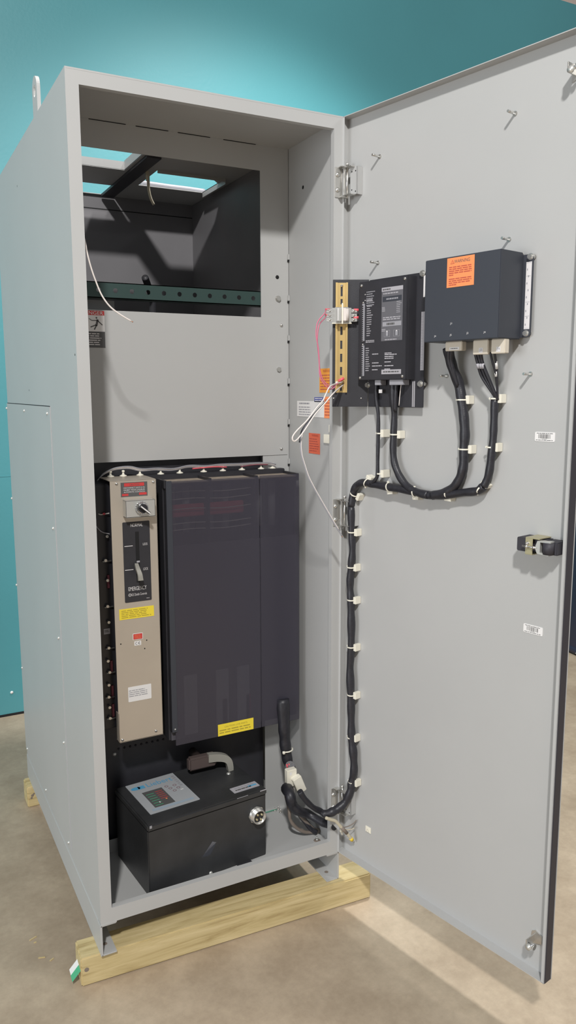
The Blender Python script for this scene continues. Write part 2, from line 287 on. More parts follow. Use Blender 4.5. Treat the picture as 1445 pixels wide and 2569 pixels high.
class MB:
    def __init__(s, M=None):
        s.v = []; s.f = []; s.mi = []; s.sm = []; s.mats = []; s.M = M or Matrix.Identity(4)
    def add(s, vs, fs, m, smooth=False):
        if m not in s.mats: s.mats.append(m)
        k = s.mats.index(m); n = len(s.v)
        s.v += [tuple(s.M @ Vector(v)) for v in vs]
        for f in fs: s.f.append([i+n for i in f]); s.mi.append(k); s.sm.append(smooth)
        return s
    def bm(s, b, m, smooth=False):
        b.verts.index_update()
        s.add([v.co[:] for v in b.verts], [[v.index for v in f.verts] for f in b.faces], m, smooth); b.free(); return s
    def box(s, a, b, m, bev=0, seg=2):
        x0, y0, z0 = [min(p, q) for p, q in zip(a, b)]; x1, y1, z1 = [max(p, q) for p, q in zip(a, b)]
        if not bev:
            vs = [(x0,y0,z0),(x1,y0,z0),(x1,y1,z0),(x0,y1,z0),(x0,y0,z1),(x1,y0,z1),(x1,y1,z1),(x0,y1,z1)]
            return s.add(vs, [(0,3,2,1),(4,5,6,7),(0,1,5,4),(1,2,6,5),(2,3,7,6),(3,0,4,7)], m)
        q = bmesh.new(); bmesh.ops.create_cube(q, size=1)
        for v in q.verts: v.co = Vector(((x0+x1)/2+v.co.x*(x1-x0), (y0+y1)/2+v.co.y*(y1-y0), (z0+z1)/2+v.co.z*(z1-z0)))
        bmesh.ops.bevel(q, geom=q.edges[:], offset=min(bev, .45*min(x1-x0, y1-y0, z1-z0)), segments=seg, affect='EDGES')
        return s.bm(q, m)
    def cyl(s, p0, p1, r, m, n=16, r1=None, caps=True):
        p0, p1 = Vector(p0), Vector(p1); r1 = r if r1 is None else r1
        d = (p1-p0).normalized(); a = d.orthogonal().normalized(); c = d.cross(a); vs = []
        for p, rr in ((p0, r), (p1, r1)):
            for i in range(n):
                t = 2*math.pi*i/n; vs.append(p+(a*math.cos(t)+c*math.sin(t))*rr)
        s.add(vs, [(i, (i+1) % n, n+(i+1) % n, n+i) for i in range(n)], m, True)
        if caps: s.add(vs, [tuple(range(n))[::-1], tuple(range(n, 2*n))], m)
        return s
    def lathe(s, c, ax, prof, m, n=20):
        """profile of (distance along axis, radius) about the line through c"""
        c = Vector(c); d = Vector(ax).normalized(); a = d.orthogonal().normalized(); b = d.cross(a); vs = []
        for h, r in prof:
            for i in range(n):
                t = 2*math.pi*i/n; vs.append(c+d*h+(a*math.cos(t)+b*math.sin(t))*max(r, 1e-5))
        fs = [(j*n+i, j*n+(i+1) % n, (j+1)*n+(i+1) % n, (j+1)*n+i) for j in range(len(prof)-1) for i in range(n)]
        return s.add(vs, fs, m, True)
    def tube(s, pts, r, m, n=10, sm=6, flat=None, wob=0):
        P = catmull(pts, sm); N = len(P); t0 = (P[1]-P[0]).normalized(); a = t0.orthogonal().normalized(); vs = []
        for i, p in enumerate(P):
            t = (P[min(i+1, N-1)]-P[max(i-1, 0)]).normalized()
            a = (a-t*a.dot(t)).normalized(); b = t.cross(a)
            rr = r[0]+(r[1]-r[0])*i/(N-1) if isinstance(r, tuple) else r
            rr *= 1+wob*math.sin(i*.9)+wob*.6*math.sin(i*.37+1)
            for k in range(n):
                w = 2*math.pi*k/n; vs.append(p+(a*math.cos(w)+b*math.sin(w))*rr)
        s.add(vs, [(j*n+k, j*n+(k+1) % n, (j+1)*n+(k+1) % n, (j+1)*n+k) for j in range(N-1) for k in range(n)], m, True)
        return s.add(vs, [tuple(range(n))[::-1], tuple(range((N-1)*n, N*n))], m)
    def prism(s, poly, y0, y1, m):
        n = len(poly); vs = [(x, y0, z) for x, z in poly]+[(x, y1, z) for x, z in poly]
        ar = sum(poly[i][0]*poly[(i+1) % n][1]-poly[(i+1) % n][0]*poly[i][1] for i in range(n))
        fr = list(range(n)); bk = list(range(n, 2*n))[::-1]; sd = [(i, n+i, n+(i+1) % n, (i+1) % n) for i in range(n)]
        if ar < 0: fr, bk, sd = fr[::-1], bk[::-1], [q[::-1] for q in sd]
        return s.add(vs, [fr, bk]+sd, m)
    def rprism(s, x0, x1, z0, z1, rad, y0, y1, m, k=5):
        poly = []
        for cx, cz, a0 in ((x1-rad, z0+rad, -90), (x1-rad, z1-rad, 0), (x0+rad, z1-rad, 90), (x0+rad, z0+rad, 180)):
            for i in range(k+1):
                a = math.radians(a0+90*i/k); poly.append((cx+rad*math.cos(a), cz+rad*math.sin(a)))
        return s.prism(poly, y0, y1, m)
    def sheet(s, u0, u1, v0, v1, holes, w0, w1, m, axes='xz'):
        """flat plate with rectangular openings, thickness w0..w1; axes 'xz' (thickness y), 'xy' (z), 'yz' (x)"""
        us = sorted({u0, u1, *[c for h in holes for c in h[:2]]}); vs = sorted({v0, v1, *[c for h in holes for c in h[2:]]})
        us = [u for u in us if u0 <= u <= u1]; vs = [v for v in vs if v0 <= v <= v1]
        solid = lambda i, j: 0 <= i < len(us)-1 and 0 <= j < len(vs)-1 and not any(h[0] < (us[i]+us[i+1])/2 < h[1] and h[2] < (vs[j]+vs[j+1])/2 < h[3] for h in holes)
        put = {'xz': lambda u, v, w: (u, w, v), 'xy': lambda u, v, w: (u, v, w), 'yz': lambda u, v, w: (w, u, v)}[axes]
        for i in range(len(us)-1):
            for j in range(len(vs)-1):
                if not solid(i, j): continue
                a, b, c, d = us[i], us[i+1], vs[j], vs[j+1]
                s.add([put(a,c,w0),put(b,c,w0),put(b,d,w0),put(a,d,w0)], [(0,1,2,3)], m)
                s.add([put(a,c,w1),put(b,c,w1),put(b,d,w1),put(a,d,w1)], [(3,2,1,0)], m)
                for di, dj, p, q in ((-1,0,(a,c),(a,d)), (1,0,(b,c),(b,d)), (0,-1,(a,c),(b,c)), (0,1,(a,d),(b,d))):
                    if not solid(i+di, j+dj):
                        s.add([put(*p,w0),put(*q,w0),put(*q,w1),put(*p,w1)], [(0,1,2,3)], m)
        return s
    def text(s, t, x0, x1, z0, z1, y, m):
        vs, fs = text_geo(t)
        return s.add([(x0+(x1-x0)*a, y, z0+(z1-z0)*b) for a, b in vs], fs, m)
    def rows(s, x0, x1, z0, z1, n, y, m, fill=.55, rag=.25, wl=.16):
        """n lines of print too small to read, as word-length dashes"""
        h = (z1-z0)/n; L = x1-x0
        for i in range(n):
            zc = z1-h*(i+.5); x = x0; end = x1-L*rag*random.random()
            while x < end:
                w = min(L*wl*(.5+random.random()), end-x)
                if w > L*.02: s.add([(x,y,zc-h*fill/2),(x+w,y,zc-h*fill/2),(x+w,y,zc+h*fill/2),(x,y,zc+h*fill/2)], [(0,1,2,3)], m)
                x += w+L*.03
        return s
    def quad(s, x0, x1, z0, z1, y, m):
        return s.add([(x0,y,z0),(x1,y,z0),(x1,y,z1),(x0,y,z1)], [(0,1,2,3)], m)
    def build(s, name, parent=None):
        me = bpy.data.meshes.new(name); me.from_pydata(s.v, [], s.f)
        for m in s.mats: me.materials.append(m)
        for p, k, q in zip(me.polygons, s.mi, s.sm): p.material_index = k; p.use_smooth = q
        q = bmesh.new(); q.from_mesh(me); bmesh.ops.remove_doubles(q, verts=q.verts[:], dist=1e-6); bmesh.ops.recalc_face_normals(q, faces=q.faces[:])
        q.to_mesh(me); q.free()
        me.update(); o = bpy.data.objects.new(name, me); COL.objects.link(o)
        if parent: o.parent = parent
        return o

def thing(name, label, cat, loc=(0, 0, 0), rz=0, group=None):
    o = bpy.data.objects.new(name, None); COL.objects.link(o); o.empty_display_size = .05
    o.location = loc; o.rotation_euler = (0, 0, rz); return tag(o, label, cat, group)
def tag(o, label, cat, group=None):
    o['label'] = label; o['category'] = cat
    if group: o['group'] = group
    return o
def struct(o): o['kind'] = 'structure'; return o
def lab(o, t): o['label'] = t; return o
def copy_part(src, parent, M):
    c = src.copy(); COL.objects.link(c); c.parent = parent; c.matrix_local = M; return c

DM = Matrix.Translation(DOOR_O) @ Matrix.Rotation(-TH, 4, 'Z')       # door frame: x from hinge, -y towards the room, z up
DMI = DM.inverted()

def screw(r, h, m=ZINC, slot=True, hexa=False, n=12):
    """screw head standing on y=0, towards -y"""
    b = MB()
    if hexa:
        b.cyl((0,0,0), (0,-h*.25,0), r*1.25, m, 16); b.cyl((0,-h*.25,0), (0,-h,0), r, m, 6)
    else:
        b.lathe((0,0,0), (0,-1,0), [(0, r), (h*.4, r*.95), (h*.8, r*.7), (h, .0001)], m, n)
        if slot: b.box((-r*.7, -h*1.02, -r*.09), (r*.7, -h*.9, r*.09), DARK)
    return b

# ------------------------------------------------------------------ setting
struct(MB().box((-9, -7, -.1), (9, 2.136, 0), CONC).build('floor'))
b = MB(); b.box((-9, 2.136, 0), (9, 2.30, 4.252), TEAL)
b.box((-9, 2.1345, 1.270), (9, 2.136, 1.275), TEAL); b.box((-9, 2.132, 0), (9, 2.136, .012), DARK)
struct(b.build('wall_back'))
struct(MB().box((-9, 2.136, 4.252), (9, 2.30, 6.3), BEIGE).build('trim_1'))

# ------------------------------------------------------------------ cabinet
cab = thing('electrical_cabinet', 'tall grey steel electrical cabinet with open door on timber beams', 'cabinet')
# front frame
b = MB(); b.sheet(0, W, Z0, ZT, [(.0329, W-.0329, Z0+.0446, ZT-.0368)], 0, .018, GREY)
b.box((0, -.0003, ZT-.007), (W, .006, ZT+.0006), GREY, .0028, 3)
b.box((0, -.001, Z0-.003), (.046, .03, Z0+.001), GREY); b.box((W-.046, -.001, Z0-.003), (W, .03, Z0+.001), GREY)
b.build('front_frame', cab)
# sides, floor, back
MB().box((0, .018, Z0), (.003, D, ZT-.0025), GREY).build('side_panel', cab)
rs = MB().box((W-.003, .018, Z0), (W, D, ZT-.0025), GREY)
rs.lathe((W-.0032, HOLE2[0][1], HOLE2[0][2]), (-1, 0, 0), [(0, .006), (.0004, .0001)], DARK, 10)
rs.build('side_panel', cab)
MB().box((.003, .018, Z0), (W-.003, .39, FZ), GREY).build('bottom_panel', cab)
b = MB(); b.box((.003, D-.003, Z0), (W-.003, D, ZT-.0026), SHADEGREY); b.box((.003, D-.0045, 2.4195), (W-.003, D-.003, 2.4225), DARK)  # inside face coloured darker to stand for shade
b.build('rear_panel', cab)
MB().box((W-.0045, .3435, Z0), (W-.0031, D-.0035, ZT-.003), SHADEGREY).build('rear_shade_liner', cab)  # thin sheet added to darken the right wall of the rear compartment
# roof with three ragged cut-outs over the rear compartment
b = MB(); HO = [(.08, .383, .60, .8226), (.08, .45, 1.05, 1.205), (.487, .748, .77, 1.0)]
b.sheet(0, W, .018, D, HO, ZT-.0025, ZT, GREY, 'xy')
b.add([(.69, .77, ZT-.003), (.748, .77, ZT-.003), (.748, .84, ZT-.003)], [(0, 1, 2)], GREY)
b.build('roof_panel', cab)
b = MB()
b.box((.08, .8226, ZT-.001), (.383, .8246, ZT+.027), GREY); b.box((.383, .60, ZT-.003), (.385, .8226, ZT+.03), GREY)
b.build('roof_cutout_lip', cab)
b = MB(); b.box((.395, .60, ZT-.012), (.445, 1.20, ZT-.0025), BLACK); b.box((.487, .768, ZT-.012), (.748, .77, ZT-.0025), GREY)
b.box((.748, .77, ZT-.02), (.75, 1.0, ZT), GREY)
b.build('roof_brace', cab)
# divider between front and rear compartments
b = MB(); b.sheet(.003, W-.005, FZ, ZT-.0025, [(.107, .6855, 1.937, 2.3955), (.107, .688, .235, 1.481)], .34, .343, GREY)
b.box((.015, .3375, 1.481), (.780, .34, 1.9368), GREY)
for i in range(0, 8, 2):
    b.box((SLOTS[i][0], .3385, ZT-.0045), (SLOTS[i+1][0], .340, ZT-.0027), DARK)
b.lathe((HOLE[0][0], .3399, HOLE[0][2]), (0, -1, 0), [(0, .0065), (.0006, .0062), (.0007, .0001)], DARK, 12)
div = b.build('divider_panel', cab)
s0 = None
for x, y, z in TABS[:3]+TABS[4:]:
    if s0 is None:
        q = MB(); q.box((-.003, -.0035, -.009), (.003, .0032, .009), GREY, .001); q.box((-.003, 0, -.016), (.003, .003, -.010), DARK); o = s0 = q.build('corner_tab', cab)
    else: o = copy_part(s0, cab, Matrix.Identity(4))
    o.location = (W-.0062, .3365, z)
s0 = None
for x, y, z in BOLTS:
    o = screw(.008, .008, hexa=True).build('bolt', div) if s0 is None else copy_part(s0, div, Matrix.Identity(4)); s0 = s0 or o
    o.location = (x, .34, z)
s0 = None
for x, y, z in SCREWS:
    o = screw(.0055, .005).build('screw', div) if s0 is None else copy_part(s0, div, Matrix.Identity(4)); s0 = s0 or o
    o.location = (x, .3375, z)
# shock warning sticker on the divider
b = MB(); x0, x1, z0, z1 = .0735, .1635, 1.8262, 1.934
b.box((x0, .3367, z0), (x1, .3375, z1), WHITE); y = .3364
b.quad(x0, x1, 1.921, z1, y, RED); b.text('DANGER', x0+.02, x1-.004, 1.9225, 1.9325, y-.0003, WHITE)
b.quad(x0, x1, z0, 1.8735, y, DKPRINT); b.rows(x0+.006, x1-.01, z0+.006, 1.870, 6, y-.0003, OFFW, .42, .3, .3)
def limb(p, q, w):
    p, q = Vector((p[0], 0, p[1])), Vector((q[0], 0, q[1])); d = (q-p).normalized(); nn = Vector((d.z, 0, -d.x))*w/2
    b.add([(v.x, y-.0003, v.z) for v in (p-nn, q-nn, q+nn, p+nn)], [(0, 1, 2, 3)], DKPRINT)
cx = .139
limb((cx+.004, 1.909), (cx-.0005, 1.890), .006); limb((cx+.002, 1.906), (cx-.014, 1.9055), .0022); limb((cx-.014, 1.9055), (cx-.022, 1.911), .0018)
limb((cx+.003, 1.906), (cx+.0175, 1.893), .0028); limb((cx-.001, 1.893), (cx-.018, 1.886), .003); limb((cx, 1.892), (cx-.007, 1.879), .0035)
b.add([(cx+.0005+.0026*math.cos(t*.785), y-.0003, 1.9135+.0026*math.sin(t*.785)) for t in range(8)], [tuple(range(8))], DKPRINT)
b.build('shock_warning_sticker', cab)
# notices on the inside of the right wall
RW = Matrix.Translation((W-.0035, 0, 0)) @ Matrix.Rotation(-math.pi/2, 4, 'Z')     # local x = -y of the cabinet, faces -x
def wall_sticker(name, y0, y1, z0, z1, base, ink, n, head=None, extra=None):
    q = MB(RW); q.box((-y1, -.0006, z0), (-y0, 0, z1), base); w = y1-y0; h = z1-z0
    if head: q.text(head, -y1+w*.28, -y0-w*.12, z1-h*.16, z1-h*.05, -.0009, ink)
    if n: q.rows(-y1+w*.08, -y0-w*.08, z0+h*.08, z1-(h*.22 if head else h*.08), n, -.0009, ink, .35, .25, .3)
    if extra: extra(q)
    return q.build(name, cab)
wall_sticker('orange_notice', .054, .131, 1.691, 1.7655, ORANGEL, ORANGEP, 6, 'WARNING')
wall_sticker('white_notice', .100, .2805, 1.613, 1.664, WHITE, GREYP, 0, None,
             lambda q: (q.rows(-.265, -.19, 1.652, 1.660, 1, -.0009, GREYP, .6, .1), q.rows(-.268, -.175, 1.616, 1.648, 4, -.0009, GREYP, .38, .2)))
wall_sticker('blue_tag', .1027, .1640, 1.6615, 1.6765, BLUE, WHITE, 2)
wall_sticker('hidden_orange_notice', .055, .1000, 1.6117, 1.6785, ORANGE, ORANGEP, 6)
wall_sticker('red_notice', .127, .200, 1.495, 1.561, REDOR, REDORP, 6, 'WARNING')
b = MB(RW); b.box((-.0665, -.004, 1.5685), (-.040, 0, 1.5925), IVORY, .001); b.box((-.0965, -.005, 1.534), (-.063, 0, 1.5615), IVORY, .001)
b.build('adhesive_pad', cab)
# lower access panel and screws on the left side
ap = MB().box((-.0018, SIDE[4][1], .2125), (0, D+.012, 1.6515), GREY, .0008).box((-.0006, SIDE[4][1], 1.6515), (0, D, 1.6540), DARK).box((-.0005, SIDE[4][1]-.0015, .2125), (0, SIDE[4][1], 1.654), LTPRINT).build('access_panel', cab)
SM = Matrix.Rotation(-math.pi/2, 4, 'Z')
s0 = None
for x, yy, z in SSCREW:
    o = screw(.0055, .0045, STEELB, False).build('screw', ap) if s0 is None else copy_part(s0, ap, Matrix.Identity(4)); s0 = s0 or o
    o.matrix_local = Matrix.Translation((-.0018, yy, z)) @ SM
s0 = None
for q in SIDE[:3]:
    o = s0 = MB().lathe((0, 0, 0), (-1, 0, 0), [(0, .0035), (.0003, .0001)], DARK, 8).build('punched_hole', cab) if s0 is None else copy_part(s0, cab, Matrix.Identity(4))
    o.location = q
# lifting eye on the roof
b = MB(); ey, ez = .405, 2.4756; R0, R1 = .034, .016; n = 16
ring = []
for i in range(n+1):
    a = math.pi*i/n; ring.append((ey+R0*math.cos(a), ez+.075+R0*math.sin(a)))
poly = [(ey+R0, ez)]+ring+[(ey-R0, ez)]
X0, X1 = .004, .014
inner = [(ey+R1*math.cos(2*math.pi*i/18), ez+.07+R1*math.sin(2*math.pi*i/18)) for i in range(18)]
q = bmesh.new()
ov = [q.verts.new((X0, p, r)) for p, r in poly]; iv = [q.verts.new((X0, p, r)) for p, r in inner]
es = [q.edges.new((ov[i], ov[(i+1) % len(ov)])) for i in range(len(ov))]+[q.edges.new((iv[i], iv[(i+1) % 18])) for i in range(18)]
bmesh.ops.triangle_fill(q, edges=es, use_beauty=True)
ex = bmesh.ops.extrude_face_region(q, geom=q.faces[:])
for v in ex['geom']:
    if isinstance(v, bmesh.types.BMVert): v.co.x = X1
b.bm(q, GREY); b.box((.004, ey-.045, ez), (.04, ey+.045, ez+.006), GREY)
b.build('lifting_eye', cab)
# base channels
for sx in (0, 1):
    b = MB(); xo = 0 if sx == 0 else W; s = 1 if sx == 0 else -1
    b.box((xo-s*.0022, .0, .089), (xo+s*.004, D, Z0-.0003), GREY, .001); b.box((xo, 0, .089), (xo+s*.044, D, .0935), GREY, .001)
    b.box((xo, 0, Z0-.006), (xo+s*.044, D, Z0-.002), GREY)
    b.lathe((xo+s*.02, .045, .0935), (0, 0, 1), [(0, .007), (.0004, .0001)], BROWNL, 10)
    b.build('base_channel', cab)
# perforated strut across the window
b = MB(); zs = 1.9965; y0 = .3445
hol = []
b2 = [(.03+.0508*i) for i in range(15)]
hx = .2021-.0508*4
cuts = [(hx+.0508*i-.007, hx+.0508*i+.007, zs-.007, zs+.007) for i in range(1, 15)]
b.sheet(.01, W-.006, zs-.0235, zs+.0235, [c for c in cuts if c[0] > .02 and c[1] < W-.02], y0, y0+.0025, GREENP)
b.box((.01, y0, zs+.021), (W-.006, y0+.041, zs+.0235), GREENP); b.box((.01, y0, zs-.0235), (W-.006, y0+.041, zs-.021), GREENP)
# rounded hole rims
for c in cuts:
    if c[0] > .02 and c[1] < W-.02:
        cxx = (c[0]+c[1])/2
        for k in range(4):
            a0 = math.pi/2*k; ca, sa = math.cos, math.sin
            cor = (cxx+.0071*(1 if k in (0, 3) else -1), y0-.0002, zs+.0071*(1 if k < 2 else -1))
            arc = [(cxx+.0071*ca(a0+math.pi/2*i/5), y0-.0002, zs+.0071*sa(a0+math.pi/2*i/5)) for i in range(6)]
            b.add([cor]+arc, [(0, i, i+1) for i in range(1, 6)], GREENP)
b.build('perforated_strut', cab)
MB().box((.02, .40, 1.925), (.2125, .402, 1.972), GREY).build('rear_bracket', cab)

# ------------------------------------------------------------------ cabinet door
door_b = MB(DM); UZ0, UZ1 = Z0+.0005, ZT-.001; U0, U1 = -.030, .7505; TK = .030
door_b.box((U0, TK-.002, UZ0), (U1+.003, TK+.0005, UZ1), GREY, .0008)
door_b.box((U0, 0, UZ0), (U0+.002, TK, UZ1), GREY); door_b.box((U1-.002, 0, UZ0), (U1, TK, UZ1), GREY)
door_b.box((U0, 0, UZ1-.002), (U1, TK, UZ1), GREY); door_b.box((U0, 0, UZ0), (U1, TK, UZ0+.002), GREY)
door_b.box((U0, 0, UZ0), (U0+.0155, .002, UZ1), GREY, .0006); door_b.box((U1-.010, 0, UZ0), (U1, .002, UZ1), GREY, .0006)
door = door_b.build('door', cab); lab(door, 'grey steel door swung open')
MB(DM).box((U1, .001, UZ0+.002), (U1+.0025, TK-.003, UZ1-.004), RUB, .0008).build('gasket', door)
sp = None
for u, z in STUDS:
    if sp is None:
        b = MB(); b.cyl((0, TK-.002, 0), (0, -.002, 0), .0034, ZINC, 10); b.cyl((0, TK-.0035, 0), (0, TK-.002, 0), .006, ZINC, 12); b.build
        sp = b.build('weld_stud', door); o = sp
    else: o = copy_part(sp, door, Matrix.Identity(4))
    o.matrix_local = DM @ Matrix.Translation((u, 0, z))
# hinges
def hinge(z):
    b = MB(); h = .042
    b.box((W-.030, -.003, z-h), (W-.006, -.0002, z+h), ZINC, .0008)
    for dz in (-.021, .021): b.lathe((W-.022, -.003, z+dz), (0, -1, 0), [(0, .0075), (.002, .007), (.0045, .004), (.005, .0001)], ZINC, 14)
    px_, py_ = W+.0025, -.016
    b.cyl((px_, py_, z-h-.003), (px_, py_, z+h+.010), .0038, ZINC, 12); b.cyl((px_, py_, z+h+.004), (px_, py_, z+h+.012), .005, ZINC, 12)
    b.box((px_-.010, py_-.002, z-h+.002), (px_-.007, py_+.003, z+h-.002), ZINC, .0005)
    for s in (-1, 1):
        b.box((W-.020, -.019, z+s*h-.0015), (W+.004, -.0005, z+s*h+.0015), ZINC, .0006)
    m2 = b.M; b.M = DM
    b.box((.005, .006, z-h+.004), (.0335, .009, z+h-.004), GREY, .0006); b.box((.030, .006, z-h+.004), (.0335, TK-.002, z+h-.004), GREY, .0006)
    for s in (-1, 1): b.prism([(-.012, z+s*(h-.004)-.0012), (.024, z+s*(h-.004)-.0012), (.024, z+s*(h-.004)+.0012), (-.012, z+s*(h-.004)+.0012)], -.010, .008, ZINC)
    for dx, dz in ((.012, .026), (.012, -.024), (.027, .026), (.027, -.03)): b.lathe((dx, .0059, z+dz), (0, -1, 0), [(0, .0022), (.0003, .0001)], DARK, 8)
    b.M = m2
    return b.build('hinge', door)
for z in (2.293, 1.325, .375): hinge(z)
# latch, roller guides, stickers
b = MB(DM); zl = 1.326
b.rprism(.629, .655, zl-.017, zl+.017, .004, -.019, TK-.002, RUB)
b.box((.655, -.012, zl-.016), (.7015, TK-.002, zl+.016), RUB, .002)
b.box((.6545, -.023, zl-.021), (.6745, -.0215, zl+.019), BRASSP, .0006); b.box((.6545, -.023, zl+.0175), (.6925, TK-.002, zl+.020), BRASSP, .0006)
b.box((.6545, -.023, zl-.0225), (.6745, TK-.002, zl-.020), BRASSP, .0006)
b.cyl((.649, -.027, zl-.002), (.6915, -.027, zl-.002), .0022, ZINC, 10); b.cyl((.6585, -.027, zl-.002), (.664, -.027, zl-.002), .005, ZINC, 6)
b.cyl((.678, -.027, zl-.002), (.684, -.027, zl-.002), .004, ZINC, 6); b.lathe((.661, -.023, zl+.005), (0, -1, 0), [(0, .005), (.006, .003), (.007, .0001)], ZINC, 10)
b.prism([(.686, zl-.004), (.691, zl-.015), (.722, zl-.017), (.722, zl-.013), (.6985, zl-.0115), (.6985, zl+.0135), (.726, zl+.0145), (.726, zl+.018), (.691, zl+.016), (.686, zl+.002)], -.029, -.012, STEELB)
b.cyl((.7165, -.020, zl-.014), (.7165, -.020, zl+.014), .0135, RUB, 20)
b.box((.7015, -.016, zl-.0155), (.737, TK-.002, zl+.0155), RUB, .002)
b.build('latch', door)
for zz, s in ((2.393, 1), (.281, -1)):
    b = MB(DM)
    b.prism([(.690, zz-.02), (.7235, zz-.008), (.7235, zz+.014), (.704, zz+.022), (.694, zz+.016)], TK-.006, TK-.002, ZINC)
    b.box((.700, -.012, zz-.010), (.703, TK-.002, zz+.012), ZINC, .0006); b.cyl((.703, -.005, zz-.002), (.7205, -.005, zz-.002), .0042, CHROME, 12)
    b.cyl((.7205, -.005, zz-.002), (.7225, -.005, zz-.002), .008, ZINC, 12); b.lathe((.7085, -.009, zz-.006), (0, -1, 0), [(0, .008), (.006, .0075), (.007, .0001)], STEELB, 14)
    b.build('roller_guide', door)
for (xa, za), (xb, zb) in ((BARS[0], BARS[1]), (BARS[2], BARS[3])):
    b = MB(DM); y = TK-.0025; b.rprism(xa, xb, zb, za, .003, y-.0005, y+.0006, WHITE); w = xb-xa; h = za-zb; y -= .0008
    b.rows(xa+w*.09, xb-w*.1, za-h*.17, za-h*.10, 1, y, DKPRINT, .8, .05); b.rows(xa+w*.06, xb-w*.08, zb+h*.10, zb+h*.17, 1, y, DKPRINT, .8, .03)
    b.rows(xa+w*.36, xb-w*.38, zb+h*.24, zb+h*.29, 1, y, DKPRINT, .7, .05)
    x = xa+w*.18
    while x < xb-w*.22:
        t = random.choice((.006, .010, .018, .024))*w; b.quad(x, x+t, zb+h*.32, za-h*.22, y, DKPRINT); x += t+random.choice((.010, .016, .022))*w
    b.build('barcode_sticker', door)
b = MB(DM); (xa, za), (xb, zb) = PAD; zc = (za+zb)/2; xc = (xa+xb)/2
b.box((xc-.0115, TK-.0045, zc-.010), (xc+.0115, TK-.002, zc+.010), IVORY, .0006)
for dx in (-.004, .004):
    b.box((xc+dx-.0015, TK-.008, zc-.004), (xc+dx+.0015, TK-.004, zc+.004), IVORY)
b.box((xc-.002, TK-.0047, zc-.0015), (xc+.002, TK-.0044, zc+.0015), GREYP)
b.build('adhesive_pad', door)

# ------------------------------------------------------------------ timber beams
def beam(x0, x1, y0, y1, label, rz=0):
    L, B = x1-x0, y1-y0
    t = thing('timber_beam', label, 'timber', (x0, y0, 0), rz, None)
    q = bmesh.new(); bmesh.ops.create_cube(q, size=1)
    for v in q.verts: v.co = Vector((L/2+v.co.x*L, B/2+v.co.y*B, .0445+v.co.z*.089))
    bmesh.ops.bevel(q, geom=q.edges[:], offset=.004, segments=2, affect='EDGES')
    MB().bm(q, WOOD).build('beam', t); return t
t1 = beam(-.058, .905, .0175, .1065, 'long yellowish timber beam under the front edge of the grey cabinet', -.045)
b = MB(Matrix.Rotation(.28, 4, 'Y') @ Matrix.Translation((0, 0, 0)))
b.add([(-.002, .006, .070), (-.002, .060, .070), (-.028, .064, .012), (-.028, .010, .012)], [(0, 1, 2, 3)], WHITE)
b.add([(-.0022, .0055, .0705), (-.0022, .034, .0705), (-.0284, .038, .0115), (-.0284, .0095, .0115)], [(0, 1, 2, 3)], GREENT)
lab(b.build('paper_tag', t1), 'green and white stapled paper tag')
b = MB(); b.lathe((.016, -.0005, .052), (0, -1, 0), [(0, .007), (.0004, .0001)], BROWNL, 8); b.build('knot', t1)
t2 = beam(-.0235, .83, 1.119, 1.208, 'timber beam under the rear edge of the grey cabinet')
b = MB()
for cx_, cz_, r_ in ((.020, .050, .006), (.016, .040, .005), (.026, .056, .004)): b.lathe((cx_, -.0003, cz_), (0, -1, 0), [(0, r_), (.0004, .0001)], BROWNL, 8)
b.build('knot', t2)

# ------------------------------------------------------------------ transfer switch
ts = thing('transfer_switch', 'black transfer switch with stainless operator cover mounted in the grey cabinet', 'switchgear', (0, .21, 0))
TM = Matrix.Translation((0, -.21, 0))       # modelled in cabinet coordinates
B = lambda: MB(TM)
b = B(); b.box((.090, .362, .20), (.690, .366, 1.4825), BLACK)
for i in range(9): b.lathe((.165+i*.019, .3619, .535), (0, -1, 0), [(0, .004), (.004, .003), (.005, .0001)], BLACKG, 8)
b.lathe((.150, .3619, .52), (0, -1, 0), [(0, .007), (.004, .006), (.005, .0001)], STEELB, 10)
b.build('back_plate', ts)
# mechanism behind and left of the operator cover
b = B(); b.box((.088, .252, .66), (.150, .3615, 1.425), BLACKG, .003); b.box((.150, .24, .64), (.262, .3615, 1.42), BLACKG)
b.box((.075, .30, .64), (.09, .3615, 1.40), BLACKG)
b.build('mechanism', ts)
b = B()
for i, (x, yy, z) in enumerate(LBOLT):
    b = B(); b.cyl((x-.012, .252, z), (x-.012, .238, z), .0045, ZINC, 8)
    if i % 2: b.cyl((x-.02, .245, z-.004), (x+.006, .245, z-.004), .0025, ZINC, 8)
    b.build('terminal_stud', ts)
for z in (1.13, .86, .78, .72): B().box((.118, .262, z-.025), (.1285, .25, z+.02), MAROON, .002).build('bus_link', ts)
b = B(); b.box((.1035, .2505, .9645), (.1225, .252, .982), LTPRINT); b.rows(.106, .120, .970, .978, 2, .2502, DKPRINT); b.build('rating_plate', ts)
b = B(); b.tube([(.092, .27, 1.345), (.105, .25, 1.335), (.118, .245, 1.336), (.131, .24, 1.338)], .0018, WHITEP, 6)
b.tube([(.088, .26, 1.31), (.105, .245, 1.285), (.130, .24, 1.275)], .0018, LTPRINT, 6); b.cyl((.113, .246, 1.336), (.120, .245, 1.337), .0035, CRIMP, 8)
b.build('control_lead', ts)
